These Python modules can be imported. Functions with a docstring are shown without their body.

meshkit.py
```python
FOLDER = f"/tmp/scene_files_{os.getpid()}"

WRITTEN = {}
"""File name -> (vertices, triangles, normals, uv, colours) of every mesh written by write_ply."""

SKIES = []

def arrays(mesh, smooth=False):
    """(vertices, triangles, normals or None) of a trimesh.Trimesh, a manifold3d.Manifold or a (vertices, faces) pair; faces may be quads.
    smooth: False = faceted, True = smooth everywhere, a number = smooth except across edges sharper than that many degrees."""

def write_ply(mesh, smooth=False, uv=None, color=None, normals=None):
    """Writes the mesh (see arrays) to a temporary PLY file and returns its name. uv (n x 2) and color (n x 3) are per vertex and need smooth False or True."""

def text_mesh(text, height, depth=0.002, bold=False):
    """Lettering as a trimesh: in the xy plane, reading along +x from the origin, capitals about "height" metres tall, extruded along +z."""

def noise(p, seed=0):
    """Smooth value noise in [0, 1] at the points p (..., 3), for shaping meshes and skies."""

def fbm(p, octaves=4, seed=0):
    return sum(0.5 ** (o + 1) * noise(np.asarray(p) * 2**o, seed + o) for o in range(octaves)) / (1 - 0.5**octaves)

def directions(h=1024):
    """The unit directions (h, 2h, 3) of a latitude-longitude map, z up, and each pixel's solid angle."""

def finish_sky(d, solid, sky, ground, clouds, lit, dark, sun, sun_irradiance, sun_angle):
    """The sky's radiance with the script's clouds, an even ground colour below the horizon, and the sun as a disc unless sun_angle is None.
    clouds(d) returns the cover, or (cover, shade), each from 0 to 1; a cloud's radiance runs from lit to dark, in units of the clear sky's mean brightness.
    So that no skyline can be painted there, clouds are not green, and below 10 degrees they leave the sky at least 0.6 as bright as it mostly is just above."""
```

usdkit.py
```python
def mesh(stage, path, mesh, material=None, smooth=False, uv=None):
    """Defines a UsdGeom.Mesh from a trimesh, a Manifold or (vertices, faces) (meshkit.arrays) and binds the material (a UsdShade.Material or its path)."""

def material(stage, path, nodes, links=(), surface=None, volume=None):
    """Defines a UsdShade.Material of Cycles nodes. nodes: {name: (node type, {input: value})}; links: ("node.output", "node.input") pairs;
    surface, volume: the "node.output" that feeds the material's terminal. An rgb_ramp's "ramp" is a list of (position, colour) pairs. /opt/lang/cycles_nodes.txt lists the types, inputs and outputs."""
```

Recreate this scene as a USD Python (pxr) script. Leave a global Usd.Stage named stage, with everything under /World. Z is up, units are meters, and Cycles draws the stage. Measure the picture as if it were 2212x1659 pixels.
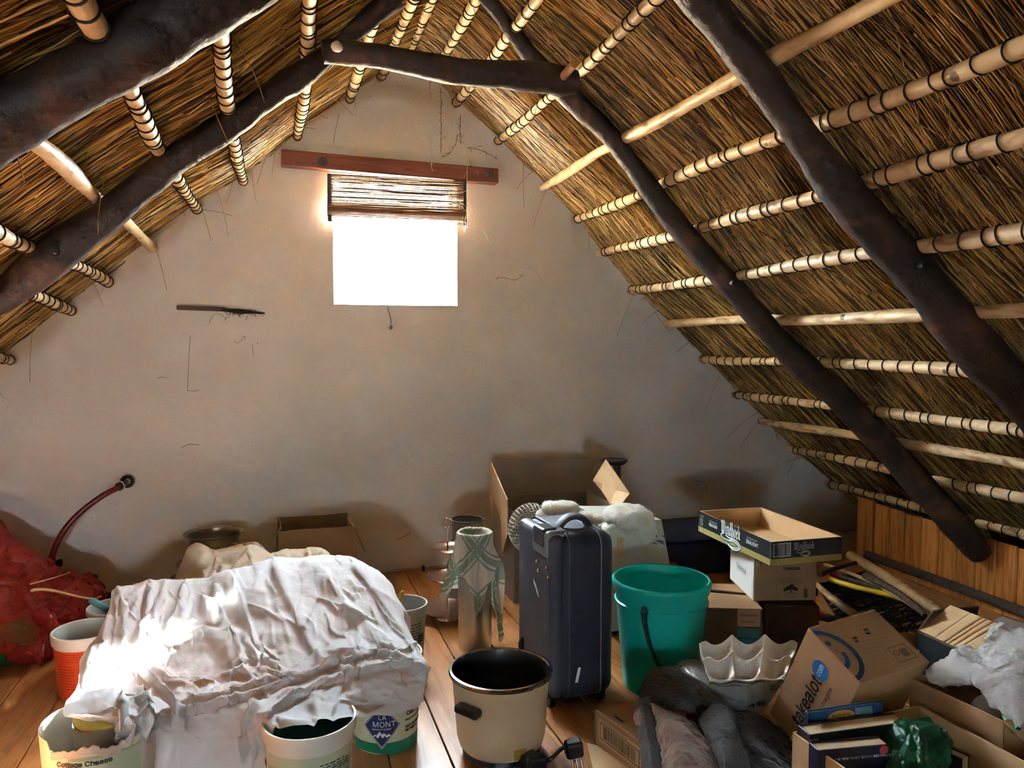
import math, base64, zlib, numpy as np, trimesh, usdkit, meshkit, manifold3d
from shapely import affinity
from shapely.geometry import Polygon, LineString, MultiPolygon, Point, box as sbox
from shapely.ops import unary_union
from pxr import Usd, UsdGeom, UsdLux, UsdShade, Sdf, Gf, Vt

# ------------------------------------------------------------------ camera, sky, sun, exposure
stage = Usd.Stage.CreateInMemory()
UsdGeom.SetStageUpAxis(stage, UsdGeom.Tokens.z)
UsdGeom.SetStageMetersPerUnit(stage, 1.0)
UsdGeom.Xform.Define(stage, '/World')
W_, H_, FPX, CX, CY = 2212, 1659, 1661.0, 1106.0, 829.5
PITCH = math.atan(95 / FPX)
YAW = math.atan(516 / FPX * math.cos(PITCH))
_s, _c = math.sin, math.cos
R_ = np.array([_c(YAW), -_s(YAW), 0.0])
U_ = np.array([_s(YAW) * _s(PITCH), _c(YAW) * _s(PITCH), _c(PITCH)])
D_ = np.array([_s(YAW) * _c(PITCH), _c(YAW) * _c(PITCH), -_s(PITCH)])
EYE = np.array([0.0, 0.0, 1.1])
cam = UsdGeom.Camera.Define(stage, '/World/camera')
cam.CreateHorizontalApertureAttr(36.0)
cam.CreateFocalLengthAttr(36.0 * FPX / W_)
cam.CreateClippingRangeAttr(Gf.Vec2f(0.02, 500.0))
cam.CreateExposureAttr(EXPO := 1.88)
cam.AddTransformOp().Set(Gf.Matrix4d(*R_, 0, *U_, 0, *(-D_), 0, *EYE, 1))
sky = UsdLux.DomeLight.Define(stage, '/World/sky')
sky.CreateIntensityAttr(16.0)
sky.CreateColorAttr(Gf.Vec3f(0.76, 0.90, 1.0))
sun = UsdLux.DistantLight.Define(stage, '/World/sun')
sun.CreateIntensityAttr(32.0)
sun.CreateNormalizeAttr(True)
sun.CreateAngleAttr(0.6)
sun.CreateColorAttr(Gf.Vec3f(1.0, 0.95, 0.85))
SUN_TO = np.array([-1.30, -1.84, -1.38])          # the way the sunlight travels, in through the gable window
_z = -SUN_TO / np.linalg.norm(SUN_TO); _x = np.cross([0, 0, 1], _z); _x /= np.linalg.norm(_x); _y = np.cross(_z, _x)
sun.AddTransformOp().Set(Gf.Matrix4d(*_x, 0, *_y, 0, *_z, 0, 0, 0, 5, 1))

# ------------------------------------------------------------------ helpers
def ray(x, y): return D_ + R_ * (x - CX) / FPX - U_ * (y - CY) / FPX
def onz(x, y, z=0.0):                               # the point of a level z that the photograph shows there
    d = ray(x, y); return EYE + d * ((z - EYE[2]) / d[2])
def ony(x, y, Y):
    d = ray(x, y); return EYE + d * (Y / d[1])
def onx(x, y, X):
    d = ray(x, y); return EYE + d * (X / d[0])
def ond(x, y, d): return EYE + ray(x, y) * d        # at depth d along the view axis
def lin(r, g, b): return tuple(((v / 255) / 12.92 if v / 255 < 0.04045 else ((v / 255 + 0.055) / 1.055) ** 2.4) for v in (r, g, b))
rng = np.random.default_rng(7)
ORIGIN, USED = {}, {}
def free_name(parent, name):
    k = (parent, name); n = USED.get(k, -1) + 1; USED[k] = n
    return name if n == 0 else f'{name}_{n:03d}'
def props(prim, label=None, cat=None, group=None, kind=None):
    for k, v in (('label', label), ('category', cat), ('group', group), ('kind', kind)):
        if v: prim.SetCustomDataByKey(k, v)
def thing(name, label, cat, base, group=None, kind=None):
    path = '/World/' + free_name('/World', name)
    x = UsdGeom.Xform.Define(stage, path); base = np.asarray(base, float)
    x.AddTranslateOp().Set(Gf.Vec3d(*map(float, base))); ORIGIN[path] = base
    props(x.GetPrim(), label, cat, group, kind); return path
def part(parent, name, mesh, mat, label=None, smooth=35, uv=None, kind=None):
    if not isinstance(mesh, trimesh.Trimesh):
        v, f, _ = meshkit.arrays(mesh); mesh = trimesh.Trimesh(v, f, process=False)
    base = ORIGIN[parent]; path = parent + '/' + free_name(parent, name)
    m = mesh.copy(); m.vertices = m.vertices - base
    p = usdkit.mesh(stage, path, m, mat, smooth=smooth, uv=uv); ORIGIN[path] = base
    props(p.GetPrim(), label, None, None, kind); return path
def single(name, mesh, mat, label, cat, group=None, kind=None, smooth=35, uv=None):
    path = '/World/' + free_name('/World', name)
    m = mesh.copy(); b = m.bounds; base = np.array([*(b[0, :2] + b[1, :2]) / 2, b[0, 2]]); m.vertices = m.vertices - base
    p = usdkit.mesh(stage, path, m, mat, smooth=smooth, uv=uv); p.AddTranslateOp().Set(Gf.Vec3d(*map(float, base))); ORIGIN[path] = base
    props(p.GetPrim(), label, cat, group, kind); return path
cat_ = trimesh.util.concatenate
def T(v, f): return trimesh.Trimesh(np.asarray(v, float), np.asarray(f, int), process=False)
def frame(o, x, y, z):
    M = np.eye(4); M[:3, 0], M[:3, 1], M[:3, 2], M[:3, 3] = x, y, z, o; return M
def moved(m, M): m = m.copy(); m.apply_transform(M); return m
def unit(v): v = np.asarray(v, float); return v / np.linalg.norm(v)
def rotz(a): return trimesh.transformations.rotation_matrix(a, [0, 0, 1])
def obox(o, u, v, w, bevel=0.0):                    # a box from a corner and three edge vectors
    o, u, v, w = (np.asarray(a, float) for a in (o, u, v, w))
    L = [np.linalg.norm(a) for a in (u, v, w)]
    if bevel > 0:
        m = manifold3d.Manifold.batch_hull([manifold3d.Manifold.cube([L[0] - 2 * bevel * a, L[1] - 2 * bevel * b, L[2] - 2 * bevel * c], True) for a, b, c in ((0, 1, 1), (1, 0, 1), (1, 1, 0))])
        q, f, _ = meshkit.arrays(m); m = T(q, f)
    else:
        m = trimesh.creation.box(L)
    if np.dot(np.cross(u, v), w) < 0: m.invert()
    return moved(m, frame(o + (u + v + w) / 2, u / L[0], v / L[1], w / L[2]))
def abox(x0, y0, z0, x1, y1, z1, bevel=0.0): return obox((x0, y0, z0), (x1 - x0, 0, 0), (0, y1 - y0, 0), (0, 0, z1 - z0), bevel)
def tube(path, r, n=10, cap=True, ref=None):        # a swept round bar; r a number or one per point
    p = np.asarray(path, float); k = len(p); r = np.broadcast_to(np.asarray(r, float), (k,))
    t = np.gradient(p, axis=0); t /= np.maximum(np.linalg.norm(t, axis=1, keepdims=True), 1e-12)
    a = np.asarray(ref if ref is not None else ([0, 0, 1] if abs(t[0, 2]) < 0.9 else [1, 0, 0]), float)
    ring = []
    for i in range(k):
        a = a - t[i] * (a @ t[i]); a /= np.linalg.norm(a); b = np.cross(t[i], a)
        th = np.linspace(0, 2 * np.pi, n, endpoint=False)
        ring.append(p[i] + r[i] * (np.cos(th)[:, None] * a + np.sin(th)[:, None] * b))
    v = np.vstack(ring); f = []
    for i in range(k - 1):
        for j in range(n):
            q = i * n + j, i * n + (j + 1) % n, (i + 1) * n + (j + 1) % n, (i + 1) * n + j
            f += [(q[0], q[1], q[2]), (q[0], q[2], q[3])]
    if cap:
        v = np.vstack([v, p[0], p[-1]])
        for j in range(n):
            f += [(k * n, (j + 1) % n, j), (k * n + 1, (k - 1) * n + j, (k - 1) * n + (j + 1) % n)]
    return T(v, f)
def ringm(c, r, t, nrm=(0, 0, 1), n=28, k=8):       # a torus
    c, z = np.asarray(c, float), unit(nrm); a = unit(np.cross(z, [1, 0, 0] if abs(z[0]) < 0.9 else [0, 1, 0])); b = np.cross(z, a)
    th = np.linspace(0, 2 * np.pi, n, endpoint=False); ph = np.linspace(0, 2 * np.pi, k, endpoint=False)
    v = [c + (r + t * np.cos(q)) * (np.cos(x) * a + np.sin(x) * b) + t * np.sin(q) * z for x in th for q in ph]
    f = []
    for i in range(n):
        for j in range(k):
            q = i * k + j, ((i + 1) % n) * k + j, ((i + 1) % n) * k + (j + 1) % k, i * k + (j + 1) % k
            f += [(q[0], q[1], q[2]), (q[0], q[2], q[3])]
    return T(v, f)
def lathe(profile, n=48, a0=0.0, a1=2 * np.pi):     # (r, z) pairs turned about z
    pr = np.asarray(profile, float); full = abs(a1 - a0 - 2 * np.pi) < 1e-6
    th = np.linspace(a0, a1, n, endpoint=not full); k = len(pr)
    v = np.array([(r * np.cos(x), r * np.sin(x), z) for x in th for r, z in pr]); f = []
    for i in range(n if full else n - 1):
        for j in range(k - 1):
            q = i * k + j, ((i + 1) % n) * k + j, ((i + 1) % n) * k + j + 1, i * k + j + 1
            f += [(q[0], q[1], q[2]), (q[0], q[2], q[3])]
    m = T(v, f); m.merge_vertices(); m.update_faces(m.nondegenerate_faces()); return m
def at(m, p, a=0.0, tilt=None):
    M = rotz(a)
    if tilt is not None: M = trimesh.transformations.rotation_matrix(tilt[0], tilt[1]) @ M
    M = M.copy(); M[:3, 3] = p; return moved(m, M)
def grid_mesh(P, closed=False):                     # (a, b, 3) points to a sheet
    a, b = P.shape[:2]; i = np.arange(a * b).reshape(a, b)
    q = np.stack([i[:-1, :-1], i[1:, :-1], i[1:, 1:], i[:-1, 1:]], -1).reshape(-1, 4)
    return T(P.reshape(-1, 3), np.vstack([q[:, [0, 1, 2]], q[:, [0, 2, 3]]]))
def shell(P, t):                                    # a sheet with thickness
    m = grid_mesh(P); a, b = P.shape[:2]; n = m.vertex_normals
    v = np.vstack([m.vertices + n * t / 2, m.vertices - n * t / 2]); N = a * b
    i = np.arange(N).reshape(a, b); e = np.concatenate([i[0, :], i[1:, -1], i[-1, -2::-1], i[-2:0:-1, 0]])
    f = [m.faces, m.faces[:, ::-1] + N]; e2 = np.roll(e, -1)
    s = np.vstack([np.stack([e, e2, e2 + N], 1), np.stack([e, e2 + N, e + N], 1)])
    out = T(v, np.vstack(f + [s])); return out
def spline(pts, n):                                 # a smooth curve through points
    from scipy.interpolate import CubicSpline
    p = np.asarray(pts, float); d = np.concatenate([[0], np.cumsum(np.linalg.norm(np.diff(p, axis=0), axis=1) + 1e-9)])
    return CubicSpline(d, p)(np.linspace(0, d[-1], n))
def extr(poly, depth):
    return cat_([trimesh.creation.extrude_polygon(g, depth, engine='earcut') for g in getattr(poly, 'geoms', [poly]) if g.area > 1e-10])
def on_face(mesh2d, o, x, y):                       # lays a mesh drawn in xy onto a face: o origin, x and y unit directions
    return moved(mesh2d, frame(np.asarray(o, float), unit(x), unit(y), np.cross(unit(x), unit(y))))
def text2d(s, h, depth=0.0006, bold=False, width=None):
    m = meshkit.text_mesh(s, h, depth, bold)
    if width: m.vertices[:, 0] *= width / (m.bounds[1, 0] - m.bounds[0, 0])
    return m
def rect2d(x0, y0, x1, y1, d=0.0005): m = trimesh.creation.box([x1 - x0, y1 - y0, d]); m.apply_translation([(x0 + x1) / 2, (y0 + y1) / 2, d / 2]); return m
def smoothnoise(p, s, seed=0, o=3): return meshkit.fbm(np.asarray(p, float) * s + 50.0, o, seed) - 0.5

# ------------------------------------------------------------------ materials
MATS = {}
def material(name, nodes, links, surface, volume=None):
    MATS[name] = usdkit.material(stage, '/World/Looks/' + name, nodes, links, surface=surface, volume=volume); return MATS[name]
def plain(name, rgb, rough=0.6, var=0.25, scale=12.0, bump=0.0, bscale=60.0, metal=0.0, stretch=(1, 1, 1), **kw):
    rgb = np.array(rgb, float)
    nodes = {'g': ('geometry', {}), 'm': ('mapping', {'scale': stretch}), 'n': ('noise_texture', {'scale': scale, 'detail': 5.0, 'roughness': 0.6}),
             'r': ('rgb_ramp', {'ramp': [(0.25, tuple(rgb * (1 - var))), (0.75, tuple(np.minimum(rgb * (1 + var), 1)))]}),
             'p': ('principled_bsdf', {'roughness': rough, 'metallic': metal, **kw})}
    links = [('g.position', 'm.vector'), ('m.vector', 'n.vector'), ('n.fac', 'r.fac'), ('r.color', 'p.base_color')]
    if bump:
        nodes['bn'] = ('noise_texture', {'scale': bscale, 'detail': 4.0}); nodes['b'] = ('bump', {'strength': 1.0, 'distance': bump})
        links += [('m.vector', 'bn.vector'), ('bn.fac', 'b.height'), ('b.normal', 'p.normal')]
    return material(name, nodes, links, 'p.BSDF')
def wood(name, dark, light, stretch, scale=9.0, rough=0.5, bump=0.002, dist=1.5, pos=(0.3, 0.7), per=0.3, loc=(0, 0, 0)):
    nodes = {'g': ('geometry', {}), 'm': ('mapping', {'scale': stretch, 'location': loc}), 'o': ('object_info', {}), 'ov': ('vector_math', {'math_type': 'scale', 'vector1': (7.0, 9.0, 5.0)}),
             'ad': ('vector_math', {'math_type': 'add'}), 'n': ('noise_texture', {'scale': scale, 'detail': 6.0, 'distortion': dist, 'roughness': 0.6}),
             'r': ('rgb_ramp', {'ramp': [(pos[0], dark), ((pos[0] + pos[1]) / 2, tuple((np.array(dark) + 2 * np.array(light)) / 3)), (pos[1], light)]}),
             'mr': ('map_range', {'from_min': 0.0, 'from_max': 1.0, 'to_min': 1 - per, 'to_max': 1 + per}), 'hs': ('hsv', {}),
             'b': ('bump', {'distance': bump, 'strength': 0.6}), 'p': ('principled_bsdf', {'roughness': rough})}
    links = [('g.position', 'm.vector'), ('o.random', 'ov.scale'), ('m.vector', 'ad.vector1'), ('ov.vector', 'ad.vector2'), ('ad.vector', 'n.vector'), ('n.fac', 'r.fac'),
             ('o.random', 'mr.value'), ('mr.result', 'hs.value'), ('r.color', 'hs.color'), ('hs.color', 'p.base_color'), ('n.fac', 'b.height'), ('b.normal', 'p.normal')]
    return material(name, nodes, links, 'p.BSDF')
# ------------------------------------------------------------------ the shell of the loft
YW = 3.6                                            # the gable wall's face
M_plaster = material('plaster', {
    'g': ('geometry', {}), 'n': ('noise_texture', {'scale': 1.7, 'detail': 5.0, 'roughness': 0.6}), 'r': ('rgb_ramp', {'ramp': [(0.3, lin(200, 197, 190)), (0.7, lin(220, 217, 211))]}),
    'sp': ('noise_texture', {'scale': 55.0, 'detail': 3.0, 'roughness': 0.7}), 'sr': ('rgb_ramp', {'ramp': [(0.0, (0, 0, 0)), (0.715, (0, 0, 0)), (0.77, (1, 1, 1)), (1.0, (1, 1, 1))]}),
    'mx': ('mix_color', {'b': lin(70, 56, 44)}), 'bn': ('noise_texture', {'scale': 9.0, 'detail': 9.0, 'roughness': 0.62}), 'b': ('bump', {'distance': 0.012, 'strength': 0.7}), 'p': ('principled_bsdf', {'roughness': 0.9, 'specular_ior_level': 0.2})},
    [('g.position', 'n.vector'), ('g.position', 'sp.vector'), ('g.position', 'bn.vector'), ('n.fac', 'r.fac'), ('sp.fac', 'sr.fac'), ('r.color', 'mx.a'), ('sr.color', 'mx.fac'), ('mx.result', 'p.base_color'), ('bn.fac', 'b.height'), ('b.normal', 'p.normal')], 'p.BSDF')
M_floor = [wood(f'pine_floor_{"abcd"[k]}', tuple(np.array(lin(132, 80, 40)) * q), tuple(np.array(lin(184, 126, 72)) * q), (6.0, 0.55, 6.0), scale=4.0, rough=0.33, bump=0.0012, dist=2.2, per=0.0, loc=(k * 3.7, k * 5.1, 0)) for k, q in enumerate((1.0, .86, 1.1, .93))]
M_knee = [wood(f'pine_boarding_{"abcd"[k]}', tuple(np.array(lin(132, 74, 28)) * q), tuple(np.array(lin(205, 138, 66)) * q), (1.0, 9.0, 0.7), scale=4.5, rough=0.42, bump=0.001, dist=1.2, per=0.0, loc=(0, k * 4.3, k * 2.9)) for k, q in enumerate((1.0, .8, 1.12, .9))]
M_gap = plain('dark_timber', lin(38, 26, 18), 0.9)
M_thatch = material('thatch_backing', {'g': ('geometry', {}), 'm': ('mapping', {'scale': (4.0, 60.0, 4.0)}), 'n': ('noise_texture', {'scale': 2.2, 'detail': 6.0, 'distortion': 0.6}),
    'r': ('rgb_ramp', {'ramp': [(0.3, lin(22, 15, 9)), (0.6, lin(52, 36, 22)), (0.8, lin(96, 70, 42))]}), 'b': ('bump', {'distance': 0.01}), 'p': ('principled_bsdf', {'roughness': 0.8})},
    [('g.position', 'm.vector'), ('m.vector', 'n.vector'), ('n.fac', 'r.fac'), ('r.color', 'p.base_color'), ('n.fac', 'b.height'), ('b.normal', 'p.normal')], 'p.BSDF')
M_reed = material('reed', {'g': ('geometry', {}), 'uv': ('uvmap', {'attribute': 'st'}), 'sx': ('separate_xyz', {}), 'r': ('rgb_ramp', {'ramp': [(0.0, lin(40, 26, 15)), (0.25, lin(84, 58, 32)), (0.45, lin(160, 115, 58)), (0.7, lin(214, 168, 92)), (1.0, lin(244, 212, 142))]}),
    'n': ('noise_texture', {'scale': 5.0, 'detail': 3.0}), 'mr': ('map_range', {'from_min': 0.3, 'from_max': 0.7, 'to_min': 0.55, 'to_max': 1.15}), 'hs': ('hsv', {}), 'p': ('principled_bsdf', {'roughness': 0.42})},
    [('uv.UV', 'sx.vector'), ('sx.x', 'r.fac'), ('g.position', 'n.vector'), ('n.fac', 'mr.value'), ('mr.result', 'hs.value'), ('r.color', 'hs.color'), ('hs.color', 'p.base_color')], 'p.BSDF')
M_peel = plain('loose_straw', lin(176, 146, 96), 0.6)
M_log = material('dark_log', {'g': ('geometry', {}), 'n': ('noise_texture', {'scale': 5.0, 'detail': 6.0, 'distortion': 1.0, 'roughness': 0.6}), 'n2': ('noise_texture', {'scale': 45.0, 'detail': 4.0}),
    'r': ('rgb_ramp', {'ramp': [(0.3, lin(30, 21, 18)), (0.56, lin(48, 33, 26)), (0.66, lin(82, 50, 34)), (0.8, lin(112, 72, 46))]}), 'b': ('bump', {'distance': 0.006}), 'p': ('principled_bsdf', {'roughness': 0.6})},
    [('g.position', 'n.vector'), ('g.position', 'n2.vector'), ('n.fac', 'r.fac'), ('r.color', 'p.base_color'), ('n2.fac', 'b.height'), ('b.normal', 'p.normal')], 'p.BSDF')
M_lath = material('peeled_pole', {'g': ('geometry', {}), 'm': ('mapping', {'scale': (1.0, 0.35, 1.0)}), 'n': ('noise_texture', {'scale': 22.0, 'detail': 5.0, 'distortion': 1.2}), 'k': ('voronoi_texture', {'scale': 9.0}),
    'kr': ('rgb_ramp', {'ramp': [(0.0, (1, 1, 1)), (0.09, (1, 1, 1)), (0.13, (0, 0, 0)), (1, (0, 0, 0))]}), 'mx': ('mix_color', {'b': lin(92, 62, 40)}),
    'r': ('rgb_ramp', {'ramp': [(0.32, lin(138, 102, 66)), (0.46, lin(200, 168, 122)), (0.7, lin(224, 198, 156))]}), 'p': ('principled_bsdf', {'roughness': 0.5})},
    [('g.position', 'm.vector'), ('m.vector', 'n.vector'), ('g.position', 'k.vector'), ('k.distance', 'kr.fac'), ('n.fac', 'r.fac'), ('r.color', 'mx.a'), ('kr.color', 'mx.fac'), ('mx.result', 'p.base_color')], 'p.BSDF')
M_cord = plain('tarred_cord', lin(26, 22, 22), 0.7)
M_lintel = wood('red_lintel', lin(88, 44, 34), lin(134, 76, 58), (0.6, 5.0, 7.0), scale=5.0, rough=0.6)
M_lens = material('window_glass', {'t': ('transparent_bsdf', {}), 'gl': ('glossy_bsdf', {'roughness': 0.02}), 'x': ('mix_closure', {'fac': 0.07})},
    [('t.BSDF', 'x.closure1'), ('gl.BSDF', 'x.closure2')], 'x.closure')
M_frame = plain('white_paint', lin(232, 230, 224), 0.5, 0.05)

# roof line in the gable plane: (x, z) from the left eave over the ridge to the right eave
ROOF_L = np.array([(-2.75, -0.34), (-2.35, -0.02), (-1.7, 0.52), (-1.043, 1.06), (-0.81, 1.27), (-0.644, 1.41), (-0.425, 1.61), (-0.104, 1.83), (0.098, 2.02), (0.313, 2.19), (0.47, 2.315), (0.62, 2.40)])
ROOF_R = np.array([(0.62, 2.40), (0.731, 2.335), (0.841, 2.235), (1.056, 2.064), (1.28, 1.870), (1.464, 1.715), (1.591, 1.56), (1.759, 1.38), (1.979, 1.205), (2.182, 1.02), (2.384, 0.83), (2.547, 0.685), (2.73, 0.525), (3.0, 0.315), (3.35, 0.02), (3.75, -0.34)])
def slope_fn(poly):
    d = np.concatenate([[0], np.cumsum(np.linalg.norm(np.diff(poly, axis=0), axis=1))])
    def f(s, off=0.0):
        s = np.asarray(s, float); x, z = np.interp(s, d, poly[:, 0]), np.interp(s, d, poly[:, 1])
        n = unit([-(poly[-1, 1] - poly[0, 1]), poly[-1, 0] - poly[0, 0]])     # outward, upwards
        return x + n[0] * off, z + n[1] * off
    return f, d[-1]
fL, lenL = slope_fn(ROOF_L); fR, lenR = slope_fn(ROOF_R)
Y_BACK, Y_OUT = -2.6, 3.95
ceiling = thing('ceiling', 'reed thatch ceiling of the loft', None, (0.6, 0.5, 2.4), kind='structure')
for f, ln in ((fL, lenL), (fR, lenR)):              # the thatch itself, a thick layer behind the visible reeds
    s = np.linspace(0, ln, 40); ys = np.linspace(Y_BACK, Y_OUT, 60); S, Yg = np.meshgrid(s, ys, indexing='ij')
    off = 0.028 + 0.022 * smoothnoise(np.stack([S, Yg * 0.8, 0 * S], -1), 3.0, 3)
    X, Z = f(S, 0.0); n = unit([-(f(ln)[1] - f(0)[1]), f(ln)[0] - f(0)[0]])
    P = np.stack([X + n[0] * off, Yg, Z + n[1] * off], -1); Q = np.stack([X + n[0] * 0.34, Yg, Z + n[1] * 0.34], -1)
    a, b = grid_mesh(P), grid_mesh(Q)
    part(ceiling, 'thatch', cat_([a, b]), M_thatch, smooth=40)
single('ridge_cap', abox(0.38, Y_BACK, 2.60, 0.86, Y_OUT, 2.95), M_thatch, 'thatch ridge cap over the loft', None, kind='structure')

def reeds(f, ln, n, y0, y1, lean, seed, s_lo, s_hi, clump=0.10):
    g = np.random.default_rng(seed); V, F = [], []; base = 0
    nrm = unit([-(f(ln)[1] - f(0)[1]), f(ln)[0] - f(0)[0]])
    yc = g.uniform(y0, y1, n); sc = g.uniform(s_lo, s_hi, n)
    L = g.uniform(0.35, 0.95, n); r = g.uniform(0.0015, 0.0031, n)
    cl = smoothnoise(np.stack([yc * 5.0, sc * 2.2, 0 * yc], -1), 1.0, seed, 2)        # bundles lean together
    ang = lean + clump * 3.4 * cl + g.normal(0, 0.045, n) + (g.random(n) < 0.06) * g.normal(0, 0.35, n)
    dep = g.uniform(-0.014, 0.026, n) + 0.05 * smoothnoise(np.stack([yc * 4.0, sc * 2.5, 0 * yc], -1), 1.0, seed + 5, 2)
    dep = np.maximum(dep, -0.012)
    k = 5; t = np.linspace(-0.5, 0.5, k); bend = g.normal(0, 0.012, n)
    s = sc[:, None] + L[:, None] * t * np.cos(ang)[:, None]
    y = yc[:, None] + L[:, None] * t * np.sin(ang)[:, None] + bend[:, None] * (t ** 2) * 4
    ok = (y < YW + 0.10)
    d = dep[:, None] + g.normal(0, 0.003, (n, k)) + (g.random(n) < 0.02)[:, None] * -0.03 * np.abs(t)
    y = np.minimum(y, YW + 0.10)
    x, z = f(np.clip(s, 0, ln), 0.0); x = x + nrm[0] * d; z = z + nrm[1] * d
    C = np.stack([x, y, z], -1)                                   # (n, k, 3)
    tx = np.gradient(C, axis=1); tx /= np.linalg.norm(tx, axis=-1, keepdims=True) + 1e-9
    u = np.cross(tx, [nrm[0], 0, nrm[1]]); u /= np.linalg.norm(u, axis=-1, keepdims=True) + 1e-9; w = np.cross(u, tx)
    th = np.array([0, 2 * np.pi / 3, 4 * np.pi / 3])
    rr = r[:, None, None, None] * np.linspace(1.0, 0.8, k)[None, :, None, None]
    V = C[:, :, None, :] + rr * (np.cos(th)[None, None, :, None] * -w[:, :, None, :] + np.sin(th)[None, None, :, None] * u[:, :, None, :])
    V = V.reshape(-1, 3); q = []
    for i in range(k - 1):
        for j in range(3):
            a, b, c, e = i * 3 + j, i * 3 + (j + 1) % 3, (i + 1) * 3 + (j + 1) % 3, (i + 1) * 3 + j
            q += [(a, b, c), (a, c, e)]
    F = (np.array(q)[None] + (np.arange(n) * k * 3)[:, None, None]).reshape(-1, 3)
    tone = np.clip(g.beta(2.0, 1.7, n) + 0.35 * smoothnoise(np.stack([yc * 7, sc * 1.5, 0 * yc], -1), 1.0, seed + 9, 2), 0.01, 0.99)
    return T(V, F), np.stack([np.repeat(tone, k * 3), np.tile(np.repeat(np.linspace(0, 1, k), 3), n)], 1)
for q in (reeds(fL, lenL, 18500, 0.35, YW + 0.1, 0.16, 11, 1.3, lenL), reeds(fR, lenR, 24000, 0.35, YW + 0.1, -0.06, 12, 0.0, lenR - 0.6)):
    part(ceiling, 'reeds', q[0], M_reed, kind='stuff', smooth=True, uv=q[1])

def stems(f, ln, n, seed, lo, hi):                   # single stalks that have come loose and hang out of the thatch
    g = np.random.default_rng(seed); nrm = unit([-(f(ln)[1] - f(0)[1]), f(ln)[0] - f(0)[0]]); L = []
    for k in range(n):
        s, y = g.uniform(lo, hi), (YW - abs(g.normal(0.04, .12)) if k % 2 else g.uniform(1.4, YW - .05)); x, z = f(s); p = np.array([x - nrm[0] * .01, y, z - nrm[1] * .01]); l = g.uniform(.06, .22)
        d = unit([g.normal(0, .6), -abs(g.normal(0, .4)), g.normal(-.2, .6)]); inw = np.array([-nrm[0], 0, -nrm[1]])
        L.append(tube(spline([p - d * .05 + inw * -.01, p + inw * .02 + d * l * .4, p + d * l + inw * g.uniform(.01, .07) + np.array([0, 0, -.03])], 8), .0012, 4))
    return cat_(L)
for q in (stems(fL, lenL, 70, 55, 1.3, lenL), stems(fR, lenR, 60, 56, 0, lenR - .8)): part(ceiling, 'loose_stems', q, M_peel, kind='stuff', smooth=True)
# the gable wall with its window opening, plaster slightly uneven
WX0, WX1, WZ0, WZ1 = 0.267, 0.842, 1.262, 1.852
def roof_z(x): return np.where(x < 0.62, np.interp(x, ROOF_L[:, 0], ROOF_L[:, 1]), np.interp(x, ROOF_R[:, 0], ROOF_R[:, 1]))
gx = np.unique(np.round(np.concatenate([np.arange(-2.7, WX0, 0.025), np.linspace(WX0, WX1, 25), np.arange(WX1 + 0.02, 3.7, 0.025)]), 4))
gz = np.unique(np.round(np.concatenate([np.arange(-0.05, WZ0, 0.025), np.linspace(WZ0, WZ1, 25), np.arange(WZ1 + 0.02, 2.9, 0.025)]), 4))
GX, GZ = np.meshgrid(gx, gz, indexing='ij')
GY = YW + 0.014 * smoothnoise(np.stack([GX, GZ, 0 * GX], -1), 2.5, 21, 4) + 0.004 * smoothnoise(np.stack([GX, GZ * 1.6, 0 * GX], -1), 14.0, 22, 2)
edge = np.clip((GZ - roof_z(GX) + 0.10) / 0.10, 0, 1); GY = GY - 0.035 * edge ** 2                 # the plaster coves out under the thatch
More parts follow.
